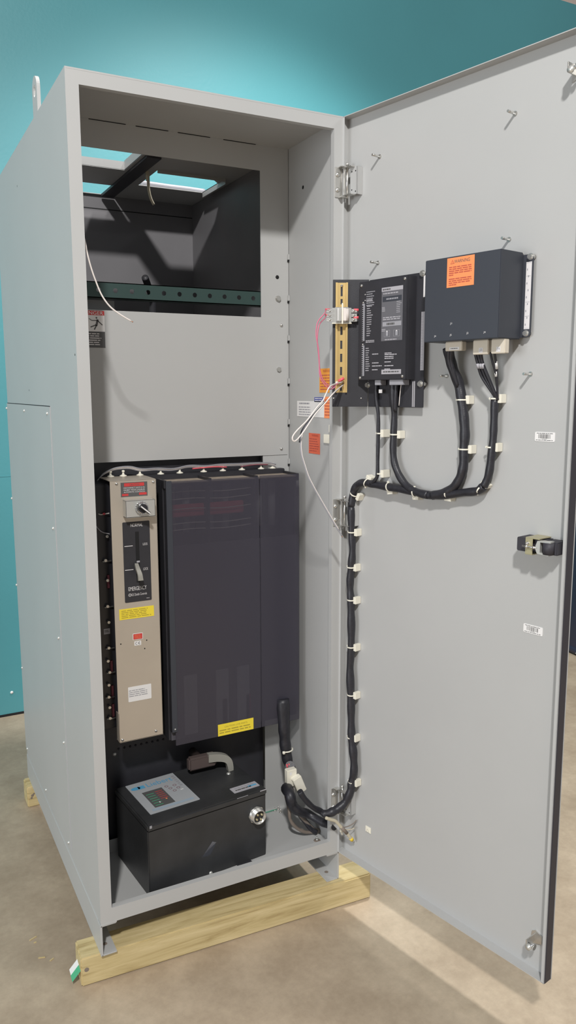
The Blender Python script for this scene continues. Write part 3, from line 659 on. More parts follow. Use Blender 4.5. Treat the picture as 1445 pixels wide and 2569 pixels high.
# stainless operator cover
b = B(); b.box((.128, .21, .625), (.2685, .212, 1.437), STEEL, .0008); b.box((.128, .21, 1.435), (.2685, .333, 1.437), STEEL, .0006)
b.box((.2665, .21, .625), (.2685, .26, 1.437), STEEL, .0006); b.box((.128, .21, .625), (.130, .235, .72), STEEL); b.box((.128, .21, .625), (.2685, .24, .627), STEEL)
cov = b.build('operator_cover', ts); s0 = None
for x, z in ((.1475, 1.428), (.2590, 1.4275), (.1378, .634), (.2450, .641)):
    o = screw(.0045, .004, ZINC).build('screw', cov) if s0 is None else copy_part(s0, cov, Matrix.Identity(4)); s0 = s0 or o
    o.location = (x, 0, z)
for x, z in ((.1434, .9399), (.2244, .9401), (.2173, .9145)): B().lathe((x, .2099, z), (0, -1, 0), [(0, .0022), (.0003, .0001)], DARK, 8).build('punched_hole', cov)
# black and red notice
b = B(); b.box((.160, .2092, 1.388), (.2407, .21, 1.4305), DKPRINT); y = .2089
b.quad(.170, .231, 1.4185, 1.4285, y, RED); b.text('CAUTION', .186, .216, 1.4205, 1.4265, y-.0003, DKPRINT)
for i, t in enumerate(('DISCONNECT SWITCH IN', 'INHIBIT MODE DISABLES', 'AUTOMATIC CONTROLS')): b.text(t, .1685, .2325, 1.4120-i*.0062, 1.4162-i*.0062, y, OFFW)
b.quad(.163, .182, 1.3905, 1.3970, y, RED); b.quad(.2145, .238, 1.3915, 1.3985, y, RED)
b.build('caution_sticker', ts)
# selector switch box
b = B(); b.box((.1645, .18, 1.3285), (.2542, .182, 1.3795), STEELB, .0006); b.box((.1645, .18, 1.3775), (.2542, .209, 1.3795), STEELB, .0006)
b.box((.1645, .18, 1.3285), (.1665, .209, 1.3795), STEELB, .0004); b.box((.2522, .18, 1.3285), (.2542, .209, 1.3795), STEELB, .0004); b.box((.1645, .18, 1.3285), (.2542, .209, 1.3305), STEELB)
sw = b.build('selector_switch', ts)
kx, kz = .2115, 1.3565
b = B(); b.lathe((kx, .18, kz), (0, -1, 0), [(0, .0185), (.004, .0185), (.005, .0175), (.010, .0165), (.013, .015), (.014, .010)], CHROME, 24)
for i in range(18):
    a = i*math.pi/9; b.cyl((kx+.0178*math.cos(a), .1795, kz+.0178*math.sin(a)), (kx+.0178*math.cos(a), .172, kz+.0178*math.sin(a)), .0022, CHROME, 6)
b.build('collar', sw)
b = B(); b.cyl((kx, .172, kz), (kx, .160, kz), .0135, BLACKG, 20)
a = math.radians(-40); d = Vector((math.cos(a), 0, math.sin(a))); nn = Vector((-d.z, 0, d.x)); c = Vector((kx, 0, kz))
def hb(l0, l1, w0, w1, y0, y1, m):
    pts = [c+d*l0-nn*w0, c+d*l1-nn*w1, c+d*l1+nn*w1, c+d*l0+nn*w0]; b.prism([(p.x, p.z) for p in pts], y0, y1, m)
hb(-.014, .022, .0042, .0036, .148, .162, BLACKG); hb(-.0135, .0215, .0018, .0019, .1472, .1482, WHITE)
b.build('knob', sw)
# NORMAL / EMERGENCY handle plate
b = B(); b.rprism(.161, .2440, 1.0660, 1.3117, .003, .2088, .21, BLACK); y = .2085
b.quad(.1985, .2100, 1.125, 1.281, y, DARK)
b.quad(.1645, .1900, 1.2382, 1.2402, y, OFFW); b.quad(.1640, .1895, 1.1655, 1.1675, y, OFFW)
hp = b.build('handle_plate', ts)
b = B(); y = .2083; b.text('NORMAL', .1853, .2221, 1.2965, 1.3068, y, OFFW); b.text('EMERGENCY', .1727, .2285, 1.1015, 1.1137, y, OFFW)
b.text('LOCK', .2212, .2361, 1.2376, 1.2451, y, OFFW); b.text('LOCK', .2205, .2352, 1.1610, 1.1690, y, OFFW)
b.text('GE Zenith Controls', .1815, .2290, 1.0852, 1.0928, y, OFFW); b.lathe((.1765, y, 1.0888), (0, -1, 0), [(0, .0048), (.0001, .0040), (.0001, .0036)], OFFW, 16)
b.text('GE', .1742, .1788, 1.0872, 1.0905, y, OFFW); b.rows(.2275, .2375, 1.0725, 1.0745, 1, y, OFFW, .6, .05)
b.build('lettering', hp)
# lever
b = B()
ctr = [Vector((.1985, .207, 1.182)), Vector((.1975, .188, 1.170)), Vector((.2000, .179, 1.156)), Vector((.2015, .177, 1.138))]
P = catmull(ctr, 5); N = len(P); vs = []
for i, p in enumerate(P):
    t = (P[min(i+1, N-1)]-P[max(i-1, 0)]).normalized(); a = Vector((1, 0, 0)); n2 = t.cross(a).normalized()
    w = .0075-.0022*(1-i/(N-1)); h = .004
    vs += [p-a*w-n2*h, p+a*w-n2*h, p+a*w+n2*h, p-a*w+n2*h]
b.add(vs, [(4*j+k, 4*j+(k+1) % 4, 4*j+4+(k+1) % 4, 4*j+4+k) for j in range(N-1) for k in range(4)]+[(3, 2, 1, 0), tuple(range(4*N-4, 4*N))], LEVER)
b.build('manual_lever', ts)
b = B(); b.box((.2000, .2062, 1.187), (.2095, .2083, 1.192), LTPRINT); b.build('slot_stop', ts)
# stickers on the stainless cover
def ts_sticker(name, x0, x1, z0, z1, m, ink, n, y=.21, fill=.4, mx=.06, my=.1):
    q = B(); q.box((x0, y-.0007, z0), (x1, y, z1), m); w, h = x1-x0, z1-z0
    if n: q.rows(x0+w*mx, x1-w*mx, z0+h*my, z1-h*my, n, y-.001, ink, fill, .2)
    return q
ts_sticker('yellow', .1420, .2500, 1.0145, 1.0475, YELL, YELLP, 5).build('yellow_caution_sticker', ts)
q = ts_sticker('red', .1811, .2122, .9466, .9664, WHITE, RED, 0); q.quad(.1826, .2107, .9480, .9650, .2091, RED); q.rows(.186, .208, .950, .963, 3, .2089, ORANGE, .3); q.build('red_sticker', ts)
q = ts_sticker('ce', .1852, .2066, .9282, .9420, WHITE, DKPRINT, 0)
def arc_letter(cx, cz, r, bar):
    vs = []; k = 10
    for i in range(k+1):
        a = math.radians(60+240*i/k); vs += [(cx+r*math.cos(a), .2090, cz+r*math.sin(a)), (cx+(r-.0012)*math.cos(a), .2090, cz+(r-.0012)*math.sin(a))]
    q.add(vs, [(2*i, 2*i+2, 2*i+3, 2*i+1) for i in range(k)], DKPRINT)
    if bar: q.quad(cx-r*.9, cx+r*.3, cz-.0006, cz+.0006, .2090, DKPRINT)
arc_letter(.1925, .9352, .0044, False); arc_letter(.2015, .9352, .0044, True); q.build('ce_mark_sticker', ts)
q = B(); q.rprism(.1608, .2340, .7515, .7990, .002, .2093, .21, WHITE); q.rows(.163, .222, .766, .790, 4, .2090, GREYP, .38, .15, .22); q.build('serial_label', ts)
# phase covers: one smoked sheet box with dusty tops, internals behind
b = B(); b.box((.3105, .21, .576), (.612, .214, 1.4255), SMOKE, .0012); b.build('front_cover', ts)
b = B(); b.box((.614, .21, .5765), (.757, .2145, 1.4275), SMOKE, .0012); b.build('front_cover', ts)
b = B(); b.box((.2985, .208, .623), (.3165, .2105, 1.4275), SLATE, .0008); b.box((.2985, .2105, .623), (.301, .34, 1.4275), BLACK)
eb = b.build('edge_bracket', ts)
o = screw(.0035, .003, ZINC).build('screw', eb); o.location = (.308, -.002, .633)
b = B()
for x in (.2985, .445, .605, .754): b.box((x-.004, .232, .59), (x+.004, .345, 1.4285), BLACK); b.box((x-.004, .2142, 1.405), (x+.004, .234, 1.4285), BLACK)
b.box((.2985, .34, .58), (.757, .345, 1.43), BLACK)
b.box((.301, .225, .59), (.754, .23, 1.222), SLATEB)  # slate sheet behind the lower part of the smoked cover
b.build('phase_barrier', ts)
for x0, x1 in ((.303, .440), (.450, .600), (.610, .749)):
    B().box((x0, .2145, 1.418), (x1, .3125, 1.4205), DUST).build('dusty_top', ts)
b = B(); b.box((.270, .3125, 1.416), (.757, .3615, 1.4365), BLACK, .002); b.build('rear_rail', ts)
for x in (.345, .395, .475, .53, .65, .70): B().cyl((x, .30, 1.25), (x, .30, 1.40), .013, LTPRINT, 14).build('contact_post', ts)
for z in (1.265, 1.285, 1.33, 1.362, 1.385): B().tube([(.31, .255, z), (.40, .250, z+.003), (.50, .252, z-.003), (.60, .250, z+.002)], .0016, WHITEP, 6).build('sense_wire', ts)
B().box((.33, .262, 1.305), (.58, .275, 1.345), CRIMP, .003).build('bus_bar', ts)
for x in (.345, .455, .53): B().box((x, .219, .60), (x+.045, .2245, .80), GREYP, .002).build('cable_lug', ts)
for x in (.475, .56): B().box((x, .219, .60), (x+.02, .2235, .70), MAROON, .002).build('cable_lug', ts)
q = ts_sticker('y2', .4548, .5826, .5772, .6172, YELL, YELLP, 0); q.text('CAUTION: LIVE PARTS', .478, .560, .6035, .6090, .2090, YELLP); q.rows(.460, .577, .583, .600, 2, .2090, YELLP, .4, .1); q.build('yellow_caution_sticker', ts)

# wire loom running along the top of the switch
wl = thing('wire_loom', 'thin grey control wires tied along the top of the black switch', 'wires', (.1, .33, 1.4365))
LM = Matrix.Translation((-.1, -.33, -1.4365))
for k in range(3):
    MB(LM).tube([(x+.002*k, y_+.03-.002*k, z+k*.003-.004) for x, y_, z in LOOMW], .0019, (LTPRINT, WHITEP, GREYP)[k], 6, 5).build('wire', wl)
MB(LM).tube([(.43, .33, 1.449), (.50, .325, 1.452), (.55, .328, 1.449)], .002, CRIMP, 6).build('wire', wl)
MB(LM).tube([(.60, .33, 1.448), (.655, .325, 1.4525), (.70, .328, 1.450)], .002, MAROON, 6).build('wire', wl)
mp = None
for i, (x, y_, z) in enumerate(LOOMT):
    if mp is None:
        b = MB(); b.lathe((0, 0, .0), (0, 0, 1), [(0, .011), (.002, .011), (.004, .006), (.006, .0035), (.013, .003), (.013, .0001)], IVORY, 14)
        b.lathe((0, -.001, .013), (0, 0, 1), [(0, .0045), (.005, .0045), (.006, .0001)], IVORY, 10); mp = b.build('wire_mount', wl); o = mp
    else: o = copy_part(mp, wl, Matrix.Identity(4))
    o.location = (x-.1, .004, 0.0002)

# ------------------------------------------------------------------ black control box on the cabinet floor
cb = thing('control_box', 'black scuffed metal control box standing on the cabinet floor', 'control box', (.161, .051, FZ), math.radians(5.5))
MB().box((0, 0, 0), (.410, .262, .214), BOXBLK, .003).build('body', cb)
MB().box((-.002, -.006, .2145), (.411, .264, .235), BOXBLK, .004).build('lid', cb)
LX, LY, LZ = .031, .050, .2352
b = MB(Matrix.Translation((LX, LY, LZ)) @ Matrix.Rotation(-math.pi/2, 4, 'X'))     # local x right, local z -> towards the back, faces up
w, h = .168, .206
b.M = Matrix(((1, 0, 0, LX), (0, 0, 1, LY), (0, -1, 0, LZ), (0, 0, 0, 1)))
b.rprism(0, w, 0, h, .003, -.0012, 0, PANELG); fl = b.build('display_panel', cb)
b2 = MB(b.M); y = -.0016; b2.quad(.028, .096, .028, .135, y, DKPRINT)
for i in range(6): b2.quad(.034, .060, .112-i*.015, .115-i*.015, y-.0003, GREENT)
for i in range(5): b2.quad(.066, .090, .116-i*.012, .119-i*.012, y-.0003, RED)
b2.quad(.052, .056, .048, .056, y-.0004, OFFW); b2.quad(.078, .083, .058, .064, y-.0004, ORANGE)
b2.build('display', fl)
b2 = MB(b.M); b2.text('Liebert', .060, .148, .160, .186, y, CYAN)
b2.add([(.022+.016*math.cos(i*.5236), y, .171+.010*math.sin(i*.5236)) for i in range(12)], [tuple(range(12))], CYAN); b2.quad(.030, .052, .160, .180, y, CYAN)
b2.quad(.014, .154, .012, .024, y, PANELB)
for i, (px_, pz_) in enumerate(((.112, .132), (.118, .114), (.124, .094), (.138, .126), (.142, .105))):
    k = 12; rr = .006
    b2.add([(px_+rr*math.cos(j*6.283/k), y, pz_+rr*math.sin(j*6.283/k)) for j in range(k)]+[(px_+rr*.75*math.cos(j*6.283/k), y, pz_+rr*.75*math.sin(j*6.283/k)) for j in range(k)], [(j, (j+1) % k, k+(j+1) % k, k+j) for j in range(k)], MAROON)
b2.quad(.142, .152, .086, .091, y, WHITE); b2.rows(.152, .163, .11, .19, 6, y, GREYP)
b2.build('lettering', fl)
M2 = Matrix(((1, 0, 0, .307), (0, 0, 1, .022), (0, -1, 0, LZ), (0, 0, 0, 1)))
b = MB(M2); b.rprism(0, .094, 0, .034, .002, -.0012, 0, LTPRINT); y = -.0016; b.rows(.010, .07, .008, .016, 1, y, DKPRINT, .7, .1); b.rows(.012, .085, .021, .027, 1, y, GREYP, .7, .1); b.quad(.058, .088, .010, .018, y, CYAN); b.build('nameplate', cb)
b = MB(); b.lathe((.355, .150, .235), (0, 0, 1), [(0, .007), (.003, .006), (.004, .0001)], STEELB, 12); b.build('lid_screw', cb)
# round multi-pin socket
cxx, czz = .372, .155
b = MB(); c0 = (cxx, 0, czz)
b.cyl((cxx, 0, czz), (cxx, -.007, czz), .0285, ZINC, 8); b.lathe(c0, (0, -1, 0), [(.007, .0265), (.012, .026), (.012, .024), (.026, .0235), (.026, .0205), (.010, .0205), (.010, .0001)], ZINC, 28)
so = b.build('round_socket', cb)
b = MB(); b.cyl((cxx, -.0095, czz), (cxx, -.0150, czz), .0195, BLACKG, 20); b.build('socket_insert', so)
for i in range(4):
    a = i*math.pi/2+.6; b = MB(); b.cyl((cxx+.011*math.cos(a), -.014, czz+.011*math.sin(a)), (cxx+.011*math.cos(a), -.0245, czz+.011*math.sin(a)), .0032, BRASSP, 8); b.build('pin', so)
b = MB(); b.add([(.175, -.0003, .070), (.215, -.0003, .115), (.225, -.0003, .100), (.205, -.0003, .070)], [(0, 1, 2, 3)], SLATE)
for i in range(7): b.add([(.176+i*.006, -.0005, .072+i*.004), (.214+i*.002, -.0005, .112-i*.001), (.215+i*.002, -.0005, .112-i*.001)], [(0, 1, 2)], GREYP)
b.build('scuff', cb)
for p, q, m in (((.004, .2255), (.011, .234), GREYP), ((.30, .232), (.34, .2335), GREYP), ((.385, .2315), (.409, .2345), LTPRINT), ((.02, .2325), (.18, .2338), SLATE)):
    MB().box((p[0], -.0067, p[1]), (q[0], -.0061, q[1]), m).build('scuff', cb)
b = MB(); b.lathe((.205, -.001, .009), (0, -1, 0), [(0, .006), (.004, .005), (.005, .0001)], STEELB, 10); b.build('body_screw', cb)
b = MB(); b.box((.300, -.045, 0), (.350, .01, .003), BLACK); b.lathe((.325, -.025, .003), (0, 0, 1), [(0, .006), (.001, .0001)], DARK, 10); b.build('mounting_foot', cb)

# manual crank lying at the back of that box
mh = thing('crank_handle', 'bent grey crank handle with brown hub above the black control box', 'handle', (.40, .285, FZ+.235))
HX = Matrix.Translation((-.40, -.285, -FZ-.235))
zc = FZ+.235
b = MB(HX); b.box((.372, .262, zc+.022), (.470, .292, zc+.066), HUBM, .006); b.cyl((.420, .29, zc+.044), (.420, .3615, zc+.044), .014, HUBM, 16)
lab(b.build('hub', mh), 'brown hub')
b = MB(HX); pts = [(.44, .268, zc+.056), (.47, .262, zc+.055), (.495, .258, zc+.048), (.508, .256, zc+.036), (.513, .255, zc+.016), (.5145, .255, zc+.001)]
P = catmull(pts, 5); N = len(P); vs = []
for i, p in enumerate(P):
    t = (P[min(i+1, N-1)]-P[max(i-1, 0)]).normalized(); a = Vector((0, 1, 0)); n2 = t.cross(a).normalized(); a2 = a
    w = .010; hh = .014-.005*i/(N-1)
    vs += [p-a2*w-n2*hh, p+a2*w-n2*hh, p+a2*w+n2*hh, p-a2*w+n2*hh]
b.add(vs, [(4*j+k, 4*j+(k+1) % 4, 4*j+4+(k+1) % 4, 4*j+4+k) for j in range(N-1) for k in range(4)]+[(3, 2, 1, 0), tuple(range(4*N-4, 4*N))], LEVER)
b.build('arm', mh)

# ------------------------------------------------------------------ controller on the door
def door_thing(name, label, cat, u, n, z): 
    o = thing(name, label, cat, tuple(DM @ Vector((u, -n, z))), -TH); return o, DMI, Matrix.Translation((-u, n, -z))
cm, _, T = door_thing('controller_module', 'flat black controller with printed legend on the door beside the gold rail', 'controller', .19, -.012, 1.65)
# modelled in door coordinates (u, y, z), y<0 towards the room
PY = .006
b = MB(T); b.box((.0885, PY, 1.6505), (.2975, PY+.003, 2.0090), BLACK, .0008)
for x, z in PLSCREW+[(.098, 2.000)]: b.cyl((x, PY+.003, z), (x, TK-.002, z), .006, ZINC, 10)
b.box((.258, PY-.0003, 1.652), (.2675, PY+.0001, 1.722), LTPRINT); b.box((.2615, PY-.0005, 1.652), (.264, PY-.0002, 1.722), DKPRINT)
b.build('mounting_plate', cm)
BM = T @ DMI @ Matrix.Translation(BRK_O) @ Matrix.Rotation(-math.radians(27), 4, 'Z')
b = MB(BM); b.box((-.1025, -.0015, 1.6505), (.001, .0015, 2.0110), BLACK, .0006)
for x, z in BRKHOLE: b.lathe((x, -.0016, z), (0, -1, 0), [(0, .0024), (.001, .002), (.0012, .0001)], ZINC, 8)
b.build('angled_bracket', cm)
MY = -.030
b = MB(T); b.box((.0825, MY, 1.7265), (.2640, PY, 2.0005), BLACK, .0015); b.box((.2640, MY+.006, 1.7265), (.2655, PY, 2.0005), BLACK)
md = b.build('module_housing', cm); y = MY-.0006; s0 = None
for x, z in MODSCREW:
    o = screw(.0042, .004, ZINC).build('screw', md) if s0 is None else copy_part(s0, md, Matrix.Identity(4)); s0 = s0 or o
    o.matrix_local = T @ Matrix.Translation((x, MY, z))
s0 = None
for x, z in PLSCREW:
    o = screw(.007, .007, ZINC, hexa=True).build('bolt', cm) if s0 is None else copy_part(s0, cm, Matrix.Identity(4)); s0 = s0 or o
    o.matrix_local = T @ Matrix.Translation((x, PY, z))
b = MB(T); b.quad(.172, .2505, 1.8325, 1.9765, y, MIDP); yy = y-.0003
b.quad(.172, .2505, 1.9660, 1.9765, yy, LTPRINT); b.rows(.176, .215, 1.968, 1.974, 1, yy-.0003, DKPRINT, .6)
b.rows(.178, .235, 1.957, 1.963, 1, yy, LTPRINT, .5, .1); b.quad(.176, .246, 1.938, 1.952, yy, SLATE); b.rows(.19, .235, 1.940, 1.950, 1, yy-.0002, GREYP, .4)
b.rows(.174, .186, 1.912, 1.925, 4, yy, LTPRINT, .5); b.rows(.228, .246, 1.905, 1.938, 7, yy, LTPRINT, .35, .4)
b.rows(.178, .245, 1.888, 1.898, 2, yy, LTPRINT, .55, .05); b.quad(.177, .246, 1.872, 1.884, yy, GREYP); b.rows(.192, .225, 1.874, 1.882, 1, yy-.0002, DKPRINT, .7)
b.rows(.174, .188, 1.858, 1.866, 2, yy, LTPRINT)
for x in (.183, .2185):
    for xa, xb, za, zb in ((x, x+.022, 1.8605, 1.8610), (x, x+.022, 1.8435, 1.8440), (x, x+.0006, 1.8435, 1.861), (x+.0214, x+.022, 1.8435, 1.861)): b.quad(xa, xb, za, zb, yy, LTPRINT)
    b.quad(x+.007, x+.015, 1.846, 1.859, yy, GREYP); b.quad(x+.009, x+.013, 1.857, 1.860, yy-.0002, OFFW)
b.rows(.186, .23, 1.834, 1.838, 1, yy, LTPRINT, .6, .05)
b.build('legend_label', md)
b = MB(T)
for k in range(7): b.rows(.113, .113+random.uniform(.02, .035), 1.972-.006*k-.003, 1.972-.006*k, 1, y, GREYP, .8, .05)
b.rows(.106, .110, 1.9635, 1.966, 1, y, OFFW, .9, 0); b.rows(.106, .110, 1.9475, 1.950, 1, y, OFFW, .9, 0); b.rows(.113, .14, 1.943, 1.951, 2, y, LTPRINT, .5)
for k in range(14): b.rows(.115, .115+random.uniform(.010, .024), 1.930-.0062*k, 1.933-.0062*k, 1, y, LTPRINT, .8, .02)
b.rows(.112, .146, 1.8305, 1.8385, 2, y, LTPRINT, .6, .02)
for k in range(11): b.rows(.112, .112+random.uniform(.010, .022), 1.814-.0062*k, 1.817-.0062*k, 1, y, LTPRINT, .8, .02)
for x0, x1, z in ((.138, .162, 1.7985), (.138, .164, 1.774), (.138, .176, 1.7655), (.138, .160, 1.755), (.186, .212, 1.7995), (.186, .232, 1.7955), (.186, .22, 1.790), (.186, .22, 1.785), (.186, .21, 1.7755), (.186, .22, 1.765), (.186, .208, 1.756)): b.rows(x0, x1, z-.0015, z+.0015, 1, y, LTPRINT, .9, .02, .3)
b.build('print', md)
b = MB(T); b.box((.175, MY-.0008, 1.742), (.248, MY, 1.7545), LTPRINT); b.rows(.182, .242, 1.745, 1.752, 1, MY-.0011, DKPRINT, .5, .05); b.build('name_label', md)
for za, zb in ((1.940, 1.836), (1.824, 1.738)):
    b = MB(T); b.box((.0985, MY-.003, zb), (.1075, MY, za), GREYP, .0006); b.lathe((.101, MY, za+.003), (0, -1, 0), [(0, .0025), (.003, .002), (.0032, .0001)], ZINC, 8)
    k = int((za-zb)/.0055)
    for i in range(k): b.box((.0995, MY-.0034, zb+.002+i*.0055), (.1035, MY-.0029, zb+.005+i*.0055), DARK)
    b.build('terminal_strip', md)
b = MB(T); b.box((.141, MY+.008, 1.712), (.164, PY-.004, 1.7265), GREYP, .001); b.build('plug', cm)
b = MB(T); b.box((.199, MY+.006, 1.712), (.250, PY-.003, 1.7265), GREYP, .001); b.build('plug', cm)
b = MB(T); b.box((.2855, PY-.0008, 1.751), (.2972, PY, 1.906), LTPRINT)
for i in range(20): b.quad(.2868, .2895+.002*(i % 3), 1.756+i*.0072, 1.7572+i*.0072, PY-.0011, GREYP)
b.quad(.2905, .2965, 1.944, 2.000, PY-.0008, OFFW)
b.build('side_label', cm)

# gold DIN rail on the angled bracket, relay clipped on it
BRW = Matrix.Translation(BRK_O) @ Matrix.Rotation(-math.radians(27), 4, 'Z')
def brk_thing(name, label, cat, x, z):
    o = thing(name, label, cat, tuple(BRW @ Vector((x, -.0018, z))), -math.radians(27)); return o, Matrix.Translation((-x, .0018, -z))
rl, T2 = brk_thing('mounting_rail', 'gold slotted mounting rail on the angled black bracket', 'rail', -.0775, 1.6915)
b = MB(T2); xa, xb, za, zb = -.0950, -.0600, 1.6915, 2.0022; xc = (xa+xb)/2; yb = -.0017
sl = [(xc-.003, xc+.003, z-h_, z+h_) for z, h_ in ((1.9770, .0125), (1.9495, .0075), (1.8678, .0118), (1.8283, .0118), (1.7909, .0118), (1.7533, .0118), (1.7045, .008))]
b.sheet(xa+.0055, xb-.0055, za, zb, sl, yb-.0012, yb, BRASS)
for x, s in ((xa+.0045, 1), (xb-.0045, -1)): b.box((x-.0006, yb-.0078, za), (x+.0012 if s > 0 else x+.0006, yb, zb), BRASS)
b.box((xa, yb-.0080, za), (xa+.0055, yb-.0068, zb), BRASS, .0003); b.box((xb-.0055, yb-.0080, za), (xb, yb-.0068, zb), BRASS, .0003)
b.build('rail', rl)
for x, z in ((xc, 1.9936), (xc, 1.7240)):
    o = screw(.0042, .004, ZINC if z > 1.9 else COPPER).build('screw', rl); o.matrix_local = T2 @ Matrix.Translation((x, yb-.0012, z))
ry, T3 = brk_thing('relay', 'small clear relay with pink wires clipped to the gold rail', 'relay', -.0775, 1.910)
b = MB(T3); b.box((-.106, -.017, 1.8895), (-.050, -.009, 1.931), ACRY, .001); b.box((-.097, -.011, 1.888), (-.058, -.0099, 1.9335), ZINC, .0005)
b.box((-.106, -.0165, 1.8865), (-.049, -.010, 1.8895), IVORY, .0006)
b.build('relay_base', ry)
b = MB(T3); b.box((-.094, -.038, 1.892), (-.081, -.017, 1.929), ACRY, .001); b.box((-.0905, -.0385, 1.894), (-.0885, -.037, 1.928), WHITE); b.cyl((-.0665, -.024, 1.894), (-.0665, -.024, 1.927), .0095, WHITEP, 16)
b.box((-.080, -.036, 1.892), (-.066, -.017, 1.929), WHITEP, .002)
b.build('relay_body', ry)
b = MB(T3); b.box((-.0795, -.0395, 1.884), (-.0755, -.036, 1.942), IVORY, .0008); b.build('retaining_strap', ry)
for s in (-1, 1):
    b = MB(T3); x0 = -.106 if s < 0 else -.050
    for k in range(3):
        z = 1.897+k*.0125; b.box((x0, -.024, z-.005), (x0+s*.0155, -.012, z+.005), ACRY, .0008); b.lathe((x0+s*.006, -.024, z), (0, -1, 0), [(0, .0035), (.002, .003), (.0025, .0001)], ZINC, 8)
        b.lathe((x0+s*.012, -.022, z+.002), (0, -1, 0), [(0, .0025), (.002, .002), (.0025, .0001)], ZINC, 8)
    b.build('terminal_block', ry)
for x, z in ((-.033, 1.9245), (-.033, 1.9035), (-.123, 1.926), (-.123, 1.911)):
    b = MB(T3); s = 1 if x > -.08 else -1; b.cyl((x-s*.011, -.020, z), (x+s*.003, -.021, z), .0042 if s > 0 else .003, CRIMP, 10); b.build('crimp_terminal', ry)
RYI = (Matrix.Translation(ry.location) @ Matrix.Rotation(-math.radians(27), 4, 'Z')).inverted()
b = MB(RYI); b.tube([tuple(BRW @ Vector((-.125, -.021, 1.926)))]+REDW1[1:], .0016, PINK, 7); b.build('pink_wire', ry)
b = MB(RYI); b.tube([tuple(BRW @ Vector((-.125, -.021, 1.911)))]+REDW2[1:], .0016, PINK, 7); b.build('pink_wire', ry)
# loose white and black wires tied to the foot of the rail
lw = thing('loose_wire_pair', 'loose black and white wires looping down from the foot of the gold rail', 'wire', tuple(BRW @ Vector((-.075, -.012, 1.715))))
LI = Matrix.Translation(-lw.location)
tie = BRW @ Vector((-.073, -.014, 1.722))
b = MB(LI); b.tube([tuple(tie)]+WHITEW[1:-1]+[tuple(tie+Vector((.002, .0, -.008)))], .0021, WHITEP, 8); b.build('white_wire', lw)
b = MB(LI); b.tube([tuple(tie+Vector((.002, 0, -.004)))]+[(x, y_-.0, z) for x, y_, z in BLACKW[1:6]], .0019, LOOM, 8); b.tube([(x+.003, y_-.002, z-.001) for x, y_, z in BLACKW[3:]], .0022, GREYP, 8); b.tube([(x+.0045, y_-.0035, z+.0005) for x, y_, z in BLACKW[3:-1]], .0012, WHITEP, 6)
b.cyl(tuple(Vector(BLACKW[-1])+Vector((.003, -.002, -.001))), tuple(Vector(BLACKW[-1])+Vector((.006, -.002, -.006))), .001, COPPER, 6); b.build('black_wire', lw)
b = MB(LI); b.cyl(tuple(BRW @ Vector((-.086, -.016, 1.724))), tuple(BRW @ Vector((-.070, -.018, 1.733))), .0042, CRIMP, 10); b.cyl(tuple(BRW @ Vector((-.088, -.015, 1.722))), tuple(BRW @ Vector((-.094, -.015, 1.719))), .003, WHITEP, 8)
lab(b.build('crimp_connector', lw), 'pink crimp connector')

# ------------------------------------------------------------------ power module on the door
pm, _, T = door_thing('power_module', 'slate black box with orange warning sticker on the door', 'control box', .48, -.018, 1.82)
b = MB(T); b.rprism(.3645, .6180, 1.8225, 2.0150, .010, .014, .018, SLATE)
for x, z in ((.611, 2.009), (.607, 1.832), (.375, 1.832), (.375, 2.005)): b.cyl((x, .018, z), (x, TK-.002, z), .006, ZINC, 10)
pb = b.build('base_plate', pm)
b = MB(T); b.box((.3645, -.075, 1.8185), (.5915, .014, 2.0205), SLATE, .0015); b.build('housing', pm)
s0 = None
for i, (x, z) in enumerate(BSCREW):
    big = i in (1, 3); o = screw(.0062 if big else .0042, .007 if big else .004, ZINC, hexa=big).build('bolt' if big else 'screw', pb)
    o.matrix_local = T @ Matrix.Translation((x, .014, z))
b = MB(T); b.box((.6005, .0134, 1.8415), (.6155, .014, 1.9975), OFFW)
for z in (1.965, 1.905, 1.872, 1.9955, 1.8435): b.quad(.602, .614, z-.0003, z+.0003, .0131, GREYP)
for i in range(9): b.quad(.603+.004*(i % 2), .6055+.004*(i % 2), 1.85+.016*i, 1.8545+.016*i, .0131, GREYP)
b.build('rating_label', pm)
b = MB(T); (xa, za), (xb, zb) = (WARN[0], WARN[3]); za = 2.0172; b.box((xa, -.0757, zb), (xb, -.075, za), ORANGE); y = -.076; w = xb-xa
b.text('WARNING', xa+w*.27, xb-w*.16, za-.0135, za-.0055, y, DKPRINT); tx = xa+w*.2
b.add([(tx-.006, y, za-.0145), (tx+.006, y, za-.0145), (tx, y, za-.0045)], [(0, 1, 2)], ORANGEP); b.add([(tx-.004, y-.0002, za-.0135), (tx+.004, y-.0002, za-.0135), (tx, y-.0002, za-.0065)], [(0, 1, 2)], ORANGE); b.quad(tx-.0006, tx+.0006, za-.0125, za-.0085, y-.0004, ORANGEP)
for i, (f_, t) in enumerate(((1, 'DISCONNECT PLUG ONLY FOR'), (1, 'CONTROL ACCESS OR TO'), (1, 'ISOLATE CONTROLS WHEN'), (1, 'LOAD IS SUPPLIED BY SOURCE'), (.2, 'ONLY'))): b.rows(xa+w*.08, xa+w*(.08+.84*f_), za-.0245-.0047*i, za-.0203-.0047*i, 1, y, ORANGEP, .6, .04, .2)
for i, f_ in enumerate((1, 1, .95, .35)): b.rows(xa+w*.08, xa+w*(.08+.84*f_), za-.0525-.0047*i, za-.0483-.0047*i, 1, y, ORANGEP, .6, .04, .2)
b.build('warning_sticker', pm)
b = MB(T)
for (x, z), t in zip(BMARK, ('J4', 'J5', 'J1', 'J2', 'J4')): b.text(t, x-.003, x+.003, z-.0028, z+.0028, -.0754, OFFW)
b.build('lettering', pm)

